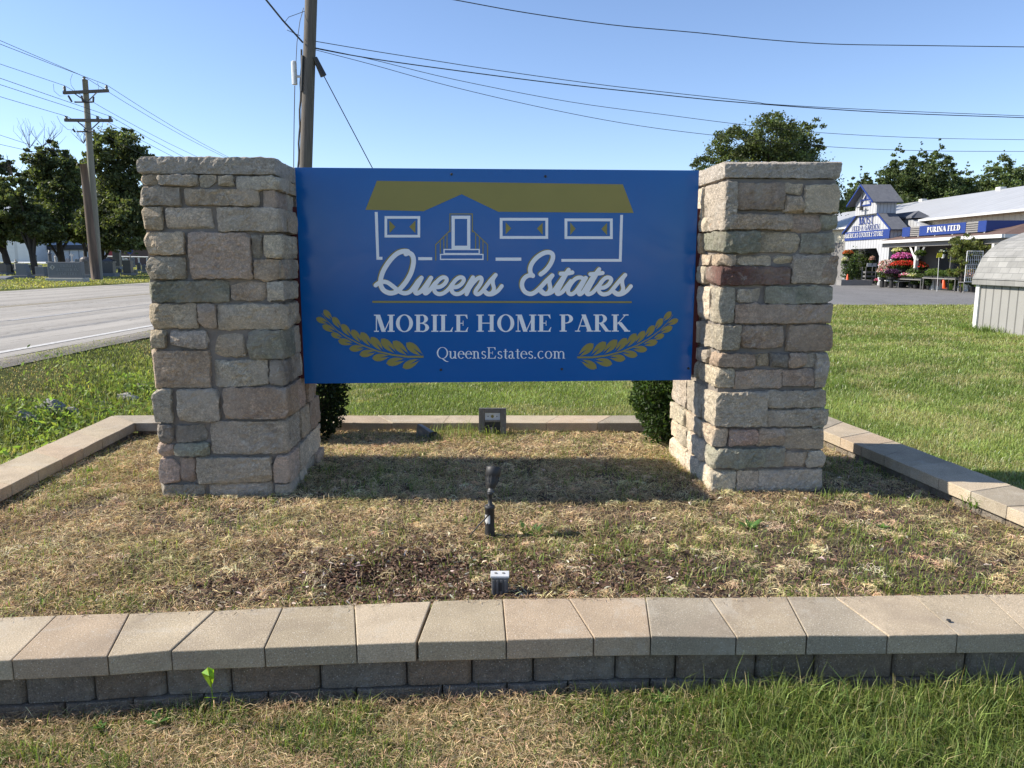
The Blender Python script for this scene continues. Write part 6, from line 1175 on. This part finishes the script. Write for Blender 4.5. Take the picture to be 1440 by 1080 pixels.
# tables with flowers
def table(label, px0, px1, X, zt_top, top='trimwhite'):
    y1 = ypx(px0, X); y0 = ypx(px1, X)+.04; z1 = zt_top; t = thing('display_table', (X, (y0+y1)/2, 0), label, 'table', 'flower display tables'); g = G(); g.box(X, X+.8, y0, y1, z1-.04, z1); g.build('table_top', M[top], t)
    for y_ in (y0+.06, y1-.06):
        for x_ in (X+.05, X+.72): g = G(); g.tube([(x_, y_, 0), (x_, y_, z1-.045)], .022, 6); g.build('leg', M['bronze'], t)
    return X, y0, y1, z1
aT = table('long low table of pink flower trays nearest the entrance tower', 1231, 1257, 21.3, .42); aU = table('second low flower table in the middle of the display', 1257, 1290, 21.3, .55, 'timber'); aV = table('long table of green bedding plants left of the lime pots', 1291, 1338, 21.3, .66, 'timber')
def tray(label, T, f0, f1, H, col, pet, pf, n=520, nm='flower_tray'):
    X, y0, y1, z = T; ya = y1-(y1-y0)*f1; yb = y1-(y1-y0)*f0; c = (X+.36, (ya+yb)/2, z+.03); t = thing(nm, c, label, 'flower tray', 'flower trays on the tables'); g = G(); g.box(X+.05, X+.7, ya+.03, yb-.03, z+.002, z+.07); g.build('tray', M['pot_black'], t); bush(None, n, (c[0], c[1], z+.07+H/2), (.40, (yb-ya)/2*1.02, H/2), col, (.05, .07, .025), .055, 'foliage', t, pet, pf)
PK = [(.65, .07, .25), (.7, .25, .4)]; RD = [(.6, .03, .02), (.5, .06, .03)]; YL = [(.62, .62, .22), (.66, .66, .42)]; WH = [(.7, .7, .64)]; DR = [(.30, .03, .06), (.45, .12, .14)]
tray('dark red flower tray at the left end of the low table', aT, 0, .33, .24, GR, DR, .6); tray('pale pink flower tray in the middle of the low table', aT, .34, .66, .22, GR, [(.6, .3, .3)], .5); tray('bright pink flower tray at the right of the low table', aT, .67, 1, .28, GR, PK, .8)
tray('magenta and white flower tray on the second table', aU, 0, .33, .26, GR, PK+WH, .7); tray('cream flower tray on the second table', aU, .34, .66, .22, (.16, .2, .05), YL, .5); tray('dark leaved tray at the right of the second table', aU, .67, 1, .26, (.08, .12, .03), None, 0)
tray('light green bedding tray at the left of the bedding table', aV, 0, .3, .40, (.20, .30, .05), None, 0, 600); tray('green bedding tray in the middle of the bedding table', aV, .31, .62, .34, (.13, .21, .045), None, 0, 600); tray('tall grassy bedding tray at the right of the bedding table', aV, .63, 1, .42, (.12, .18, .045), None, 0, 600)
def mound(label, px, pyb, pyt, w, col, pet, pf, D, n=900, nm='flower_mound'):
    p = at_y(px, pyb, D); s = D/FPX; t = thing(nm, (p[0], p[1], 0), label, 'flower display', 'flower masses before the porch'); g = G(); g.lathe((p[0], p[1], 0), [(.10, 0), (.10, p[2]-.05), (w*s*.3, p[2]-.04), (w*s*.33, p[2]+.06)], 10); g.build('stand', M['dark'], t); H = (pyb-pyt)*s; bush(None, n, (p[0], p[1], p[2]+H/2+.05), (w*s/2, .4, H/2), col, (.03, .045, .015), .07, 'foliage', t, pet, pf)
mound('yellow hydrangeas heaped highest beside the porch post', 1268.5, 359, 349.5, 26, (.25, .30, .08), YL, .9, 44.0); mound('bright pink flower mass under the yellow hydrangeas', 1268, 371, 357, 27, GR, [(.62, .10, .40), (.6, .2, .45)], .9, 43.4); mound('red flower mass under the pink one', 1270, 381, 368, 34, GR, RD, .8, 42.8)
mound('white and pink flower mass next to the entrance tower', 1247, 383, 367, 22, (.2, .25, .09), WH+[(.65, .3, .35)], .6, 43.6); mound('cream and pink flowers right below the tower corner', 1241, 392, 376, 14, GR, WH+[(.6, .2, .25)], .5, 43.0, 600); mound('dark purple flower heap over the low table', 1254, 391, 380, 17, (.06, .05, .04), [(.06, .02, .06), (.10, .03, .10)], .7, 42.2, 600)
mound('red and green flowers at the right of the red mass', 1293, 383, 370, 20, (.12, .18, .04), RD, .25, 42.2, 600); mound('green foliage heap with white tags right of the flower masses', 1283, 391, 379, 18, (.13, .19, .05), None, 0, 41.6, 600)
plant('potted_shrub', 'dark potted shrub under the bedding table, left', 1287, 406, 390, 12, (.08, .13, .035), n=450, poth=.2); plant('potted_shrub', 'dark potted shrub under the bedding table, middle', 1297, 407, 390, 11, (.08, .12, .035), n=450, poth=.2); plant('potted_shrub', 'dark potted shrub under the bedding table beside the pale sacks', 1305, 407.5, 390, 9, (.07, .11, .035), n=400, poth=.2)
LBS = ['pink flowered pot under the low table, nearest the tower', 'green leafy pot in front of the low flower table', 'pink and red flowered pot between the two flower tables', 'small dark green pot before the second flower table', 'cream flowered pot before the second flower table', 'bushy green pot at the joint of the second and bedding tables', 'light green pot before the bedding table, left', 'feathery green pot before the bedding table, middle', 'white flowered pot before the bedding table', 'dark green pot next to the upright white sack']
for k in range(10):
    px_ = 1234+k*7.6; plant('potted_plant', LBS[k], px_, 366+1.44*FPX/(21.1*FPX/(px_-720)), 366+1.44*FPX/(21.1*FPX/(px_-720))-random.uniform(9, 14), 9.5, [(.14, .2, .05), (.1, .15, .04), (.17, .24, .06)][k % 3], petal=[PK, None, PK+RD, None, YL, None, None, None, WH, None][k], pf=.5 if k in (0, 2, 4, 8) else 0, n=420, poth=.16, ls=.06)
# sacks
for k, (a, b, m, lb) in enumerate(((1308, 1313, 'trimwhite', 'upright white sack leaning left of the red marked sack'), (1314, 1324, 'pot_white', 'white sack with red patches leaning against the bedding table'))):
    p = Pg((a+b)/2, 407.5); s = p[1]/FPX; w = (b-a)*s/2; t = thing('sack', p, lb, 'sack'); g = G(); g.hexa([(p[0]-w, p[1]-.12, 0), (p[0]+w, p[1]-.12, 0), (p[0]+w, p[1]+.12, 0), (p[0]-w, p[1]+.12, 0), (p[0]-w*.9, p[1]-.02, .66), (p[0]+w*.9, p[1]-.02, .66), (p[0]+w*.9, p[1]+.1, .66), (p[0]-w*.9, p[1]+.1, .66)]); g.build('bag', M[m], t, bevel=.05)
    if k: 
        for q in ((-.8, -.3, .22, .58), (.3, .8, .36, .56)): g = G(); g.face([(p[0]+q[0]*w, p[1]-.12+.1*q[2]/.66-.02, q[2]), (p[0]+q[1]*w, p[1]-.12+.1*q[2]/.66-.02, q[2]), (p[0]+q[1]*w, p[1]-.12+.1*q[3]/.66-.02, q[3]), (p[0]+q[0]*w, p[1]-.12+.1*q[3]/.66-.02, q[3])]); g.build('printed_patch', M['red'], t)
for px, pyb, pyt, hh, lb in ((1320.5, 378, 362, 6, 'yellow price card on a stake above the bedding table'), (1348.5, 396, 385, 5.5, 'yellow price card on a stake in the potted flowers')):
    p = at_y(px, pyb, 37.2); q = at_y(px, pyt, 37.2); s = 37.2/FPX; t = thing('price_card', (p[0], p[1], 0), lb, 'price card'); g = G(); g.tube([(p[0], p[1], 0), q], .015, 5); g.build('stake', M['trimwhite'], t); w = 3.9*s; g = G(); g.hexa([(q[0]-w, q[1]-.03, q[2]-.02), (q[0]+w, q[1]-.03, q[2]+.0), (q[0]+w, q[1]-.02, q[2]+.0), (q[0]-w, q[1]-.02, q[2]-.02), (q[0]-w*.8, q[1]-.03, q[2]+hh*s), (q[0]+w*1.1, q[1]-.03, q[2]+hh*s+.02), (q[0]+w*1.1, q[1]-.02, q[2]+hh*s+.02), (q[0]-w*.8, q[1]-.02, q[2]+hh*s)]); g.build('card', M['yellow'], t)
plant('hanging_basket', 'fern basket hanging between porch post and dark door', 1294, 364, 352, 16, (.15, .22, .05), z=1, Dy=41, poth=.14, n=500); plant('hanging_basket', 'white pot basket hanging before the dark porch door', 1326, 363, 351, 10, (.12, .16, .06), petal=WH, pf=.2, z=1, Dy=40, poth=.2, potm='pot_white', n=350)
g = G(); p = Pg(1333, 408); g.tube([p, (p[0], p[1], 1.95)], .03, 6); g.tube([(p[0], p[1], 1.4), (p[0]+.35, p[1], 1.25)], .02, 5); tag(g.build('display_post', M['bronze'], org=p), 'thin grey post beside the leafy young tree before the porch', 'post')
# potted young tree
y_ = 35.9; p = at_y(1352, 400, y_); s = y_/FPX; x_ = p[0]
tree('young_tree', 'leafy yellow green young tree standing in front of the porch gutter', (x_, y_, 0), 2.6, [((lx-1352)*s, random.uniform(-.3, .3), (366-ly)*s+CAMH, rw*s, rh*s) for lx, ly, rw, rh in [(1352, 334, 14, 7), (1345, 343, 14, 9), (1365, 342, 16, 9), (1355, 352, 18, 9), (1376, 346, 10, 9), (1348, 362, 12, 9), (1358, 370, 12, 8), (1346, 378, 10, 7)]], 9000, .06, (.24, .26, .07), (.06, .085, .025), .05, (0, 0), .5)
# wire trolley
p = at_y(1367, 400, 35.4); p[2] = 0; s = p[1]/FPX; t = thing('wire_trolley', p, 'tall grey wire mesh trolley behind the potted flowers', 'trolley'); g = G(); w = 11*s; zt2 = 1.95
for k in range(9): x_ = p[0]-w+2*w*k/8; g.tube([(x_, p[1], .55), (x_, p[1], zt2)], .010 if 0 < k < 8 else .022, 4)
for k in range(8): z = .55+(zt2-.55)*k/7; g.tube([(p[0]-w, p[1], z), (p[0]+w, p[1], z)], .010 if 0 < k < 7 else .02, 4)
g.build('mesh_panel', M['steel'], t); g = G(); g.box(p[0]-w, p[0]+w, p[1]+.02, p[1]+.5, .5, .54); g.build('shelf', M['bronze'], t)
for sx in (-1, 1): g = G(); g.tube([(p[0]+sx*w, p[1]+.02, .06), (p[0]+sx*w, p[1]+.02, .5)], .02, 5); g.tube([(p[0]+sx*w-.02, p[1]+.02, .06), (p[0]+sx*w+.02, p[1]+.02, .06)], .06, 10); g.build('wheel_leg', M['bronze'], t)
plant('potted_shrub', 'shrub in a round lime green pot beside the orange cone', 1336, 407.5, 388, 15, (.10, .15, .05), petal=WH, pf=.1, potm='pot_lime', poth=.33, n=600)
plant('potted_shrub', 'yellow green shrub in a lime pot between cone and barn shed', 1352, 408.5, 388, 13, (.17, .21, .05), potm='pot_lime', poth=.36, n=600); plant('potted_shrub', 'red flowered shrub in a white pot by the barn shed', 1360, 409.5, 385, 16, (.15, .19, .045), petal=RD+YL, pf=.12, potm='pot_white', poth=.34, n=700)
plant('potted_shrub', 'green shrub in a lime pot closest to the barn shed', 1368.5, 408.5, 380, 12, (.11, .16, .045), petal=RD, pf=.10, potm='pot_lime', poth=.34, n=600); plant('potted_shrub', 'low dark shrub in a black pot behind the lime pots', 1345, 409, 382, 14, (.09, .14, .04), n=500)
plant('potted_shrub', 'pale peach flowered shrub in front of the wire trolley', 1366, 410.5, 378, 20, (.12, .15, .06), petal=[(.6, .42, .3), (.5, .3, .22)], pf=.35, n=700)
# ------------------------------------------------------------------ small barn shed
XB = 10.1; YB = 16.5; WB = 3.0; LB = 4.2
bz = float(hgt(XB, YB)); t = thing('barn_shed', (XB+WB/2, YB-LB/2, bz), 'small weathered barn shed with grey shingled gambrel roof at the right edge', 'shed')
ze = at_x(1372, 397, XB)[2]; mx = XB+WB/2; oc = [at_y(q, w_, YB) for q, w_ in ((1371, 393), (1385, 363), (1396, 351.5), (1411, 341), (1440, 329.5))]; oc = [(q[0], q[2]) for q in oc]+[(mx-.22, oc[-1][2]+.10), (mx, oc[-1][2]+.12)]
half = oc; prof = [(XB+.03, -.1), (XB+.03, ze)]+[(q+.02, w_-.03) for q, w_ in half]+[(2*mx-q-.02, w_-.03) for q, w_ in half[::-1][1:]]+[(XB+WB-.03, ze), (XB+WB-.03, -.1)]
M['t111'] = corr('weathered_grooved_plywood', (.275, .268, .25), .26, 'y', .5, .85)
g = G(); g.prism([(a, YB, b) for a, b in prof], (0, -LB, 0)); g.build('body', M['t111'], t)
def shingle_mat():
    m, nt, b = new_mat('pale_grey_shingles'); tc = nt.nodes.new('ShaderNodeTexCoord'); mp = N(nt, 'ShaderNodeMapping'); mp.inputs['Rotation'].default_value = (0, 0, 0); nt.links.new(tc.outputs['UV'], mp.inputs[0])
    br = N(nt, 'ShaderNodeTexBrick', Scale=1.0); br.inputs['Color1'].default_value = (.285, .28, .265, 1); br.inputs['Color2'].default_value = (.22, .217, .205, 1); br.inputs['Mortar'].default_value = (.16, .16, .155, 1); br.inputs['Brick Width'].default_value = .30; br.inputs['Row Height'].default_value = .125; br.inputs['Mortar Size'].default_value = .006
    nt.links.new(mp.outputs[0], br.inputs['Vector']); c = mixc(nt, 1.0, br.outputs[0], ramp(nt, tex(nt, 'noise', 3, 5), [(.3, .82), (.7, 1.12)]), 'MULTIPLY'); nt.links.new(c, b.inputs['Base Color']); b.inputs['Roughness'].default_value = .9; bump(nt, br.outputs['Fac'], b, -.6, .02); return m
rp = [(XB-.05, ze-.04)]+half+[(2*mx-q, w_) for q, w_ in half[::-1][1:]]+[(XB+WB+.05, ze-.04)]
me = bpy.data.meshes.new('roof'); vs = []; fs = []; uv = []; s_acc = 0
og = ORG[t.name]
for i in range(len(rp)-1):
    (a, b), (c, d) = rp[i], rp[i+1]; L = math.hypot(c-a, d-b); n0 = len(vs); nx_, nz_ = -(d-b)/L*.03, (c-a)/L*.03
    vs += [(a, YB+.06, b), (a, YB-LB-.06, b), (c, YB-LB-.06, d), (c, YB+.06, d), (a+nx_, YB+.06, b+nz_), (a+nx_, YB-LB-.06, b+nz_), (c+nx_, YB-LB-.06, d+nz_), (c+nx_, YB+.06, d+nz_)]
    for fc in ((4, 5, 6, 7), (0, 3, 2, 1), (0, 4, 7, 3), (1, 2, 6, 5), (0, 1, 5, 4)):
        fs.append([n0+q for q in fc])
        for q in fc: vv = vs[n0+q]; uv.append((vv[1], s_acc+(L if q in (2, 3, 6, 7) else 0)))
    s_acc += L
me.from_pydata([(a-og[0], b-og[1], c-og[2]) for a, b, c in vs], [], fs); ul = me.uv_layers.new(name='UVMap'); ul.data.foreach_set('uv', [q for p_ in uv for q in p_]); me.materials.append(shingle_mat()); ro = bpy.data.objects.new('roof', me); COL.objects.link(ro); ro.parent = t
g = G(); g.box(XB-.012, XB+.022, YB-.11, YB+.02, -.1, ze-.05); g.box(XB+.03, XB+.15, YB+.003, YB+.028, -.1, ze); g.build('corner_trim', M['trimwhite'], t)
for k in range(3):
    pz_ = [(9.98, 16.3, 60), (9.98, 15.3, 60), (10.0, 14.6, 50)][k]; x_, y_, n_ = pz_; 
tuft('grass_tuft', 'long grass growing along the foot of the barn shed wall', 'grass tuft', 0, 0, 260, .26, .5, (.15, .22, .05), .012, xyz=(9.85, 15.6, float(hgt(9.85, 15.6))))
tuft('grass_tuft', 'grass clump at the white corner of the barn shed', 'grass tuft', 0, 0, 160, .22, .3, (.17, .25, .05), .012, xyz=(9.9, 16.5, float(hgt(9.9, 16.5))))
# ------------------------------------------------------------------ camera, light, sky
cam = bpy.data.cameras.new('camera'); co = bpy.data.objects.new('camera', cam); COL.objects.link(co); SC.camera = co
co.location = (0, 0, CAMH); co.rotation_euler = (math.pi/2-PITCH, 0, 0); cam.sensor_width = 36; cam.lens = FPX/1440*36; cam.clip_end = 3000; cam.clip_start = .05
EL = math.radians(37.8); to_sun = Vector((-1, .045, 0)).normalized(); to_sun = Vector((to_sun.x*math.cos(EL), to_sun.y*math.cos(EL), math.sin(EL)))
sl = bpy.data.lights.new('sun', 'SUN'); sl.energy = 4.7; sl.angle = math.radians(.53); sl.color = (1.0, .93, .82); so = bpy.data.objects.new('sun', sl); COL.objects.link(so)
so.rotation_euler = to_sun.to_track_quat('Z', 'Y').to_euler(); so.location = (-20, 5, 20)
w = bpy.data.worlds.new('World'); SC.world = w; w.use_nodes = True; nt = w.node_tree; bg = nt.nodes['Background']
sky = nt.nodes.new('ShaderNodeTexSky'); sky.sky_type = 'NISHITA'; sky.sun_disc = False; sky.sun_elevation = EL; sky.sun_rotation = math.atan2(to_sun.x, to_sun.y)
sky.air_density = 1.0; sky.dust_density = 0.4; sky.ozone_density = 2.5; sky.altitude = 900
mx_ = nt.nodes.new('ShaderNodeMix'); mx_.data_type = 'RGBA'; mx_.blend_type = 'MULTIPLY'; mx_.inputs[0].default_value = 1; mx_.inputs[7].default_value = (.99, .98, 1.05, 1); nt.links.new(sky.outputs[0], mx_.inputs[6]); nt.links.new(mx_.outputs[2], bg.inputs[0]); bg.inputs[1].default_value = .112
SC.view_settings.view_transform = 'Standard'; SC.view_settings.look = 'None'; SC.view_settings.exposure = .80; SC.view_settings.gamma = 1
SC.cycles.max_bounces = 6; SC.cycles.transparent_max_bounces = 6
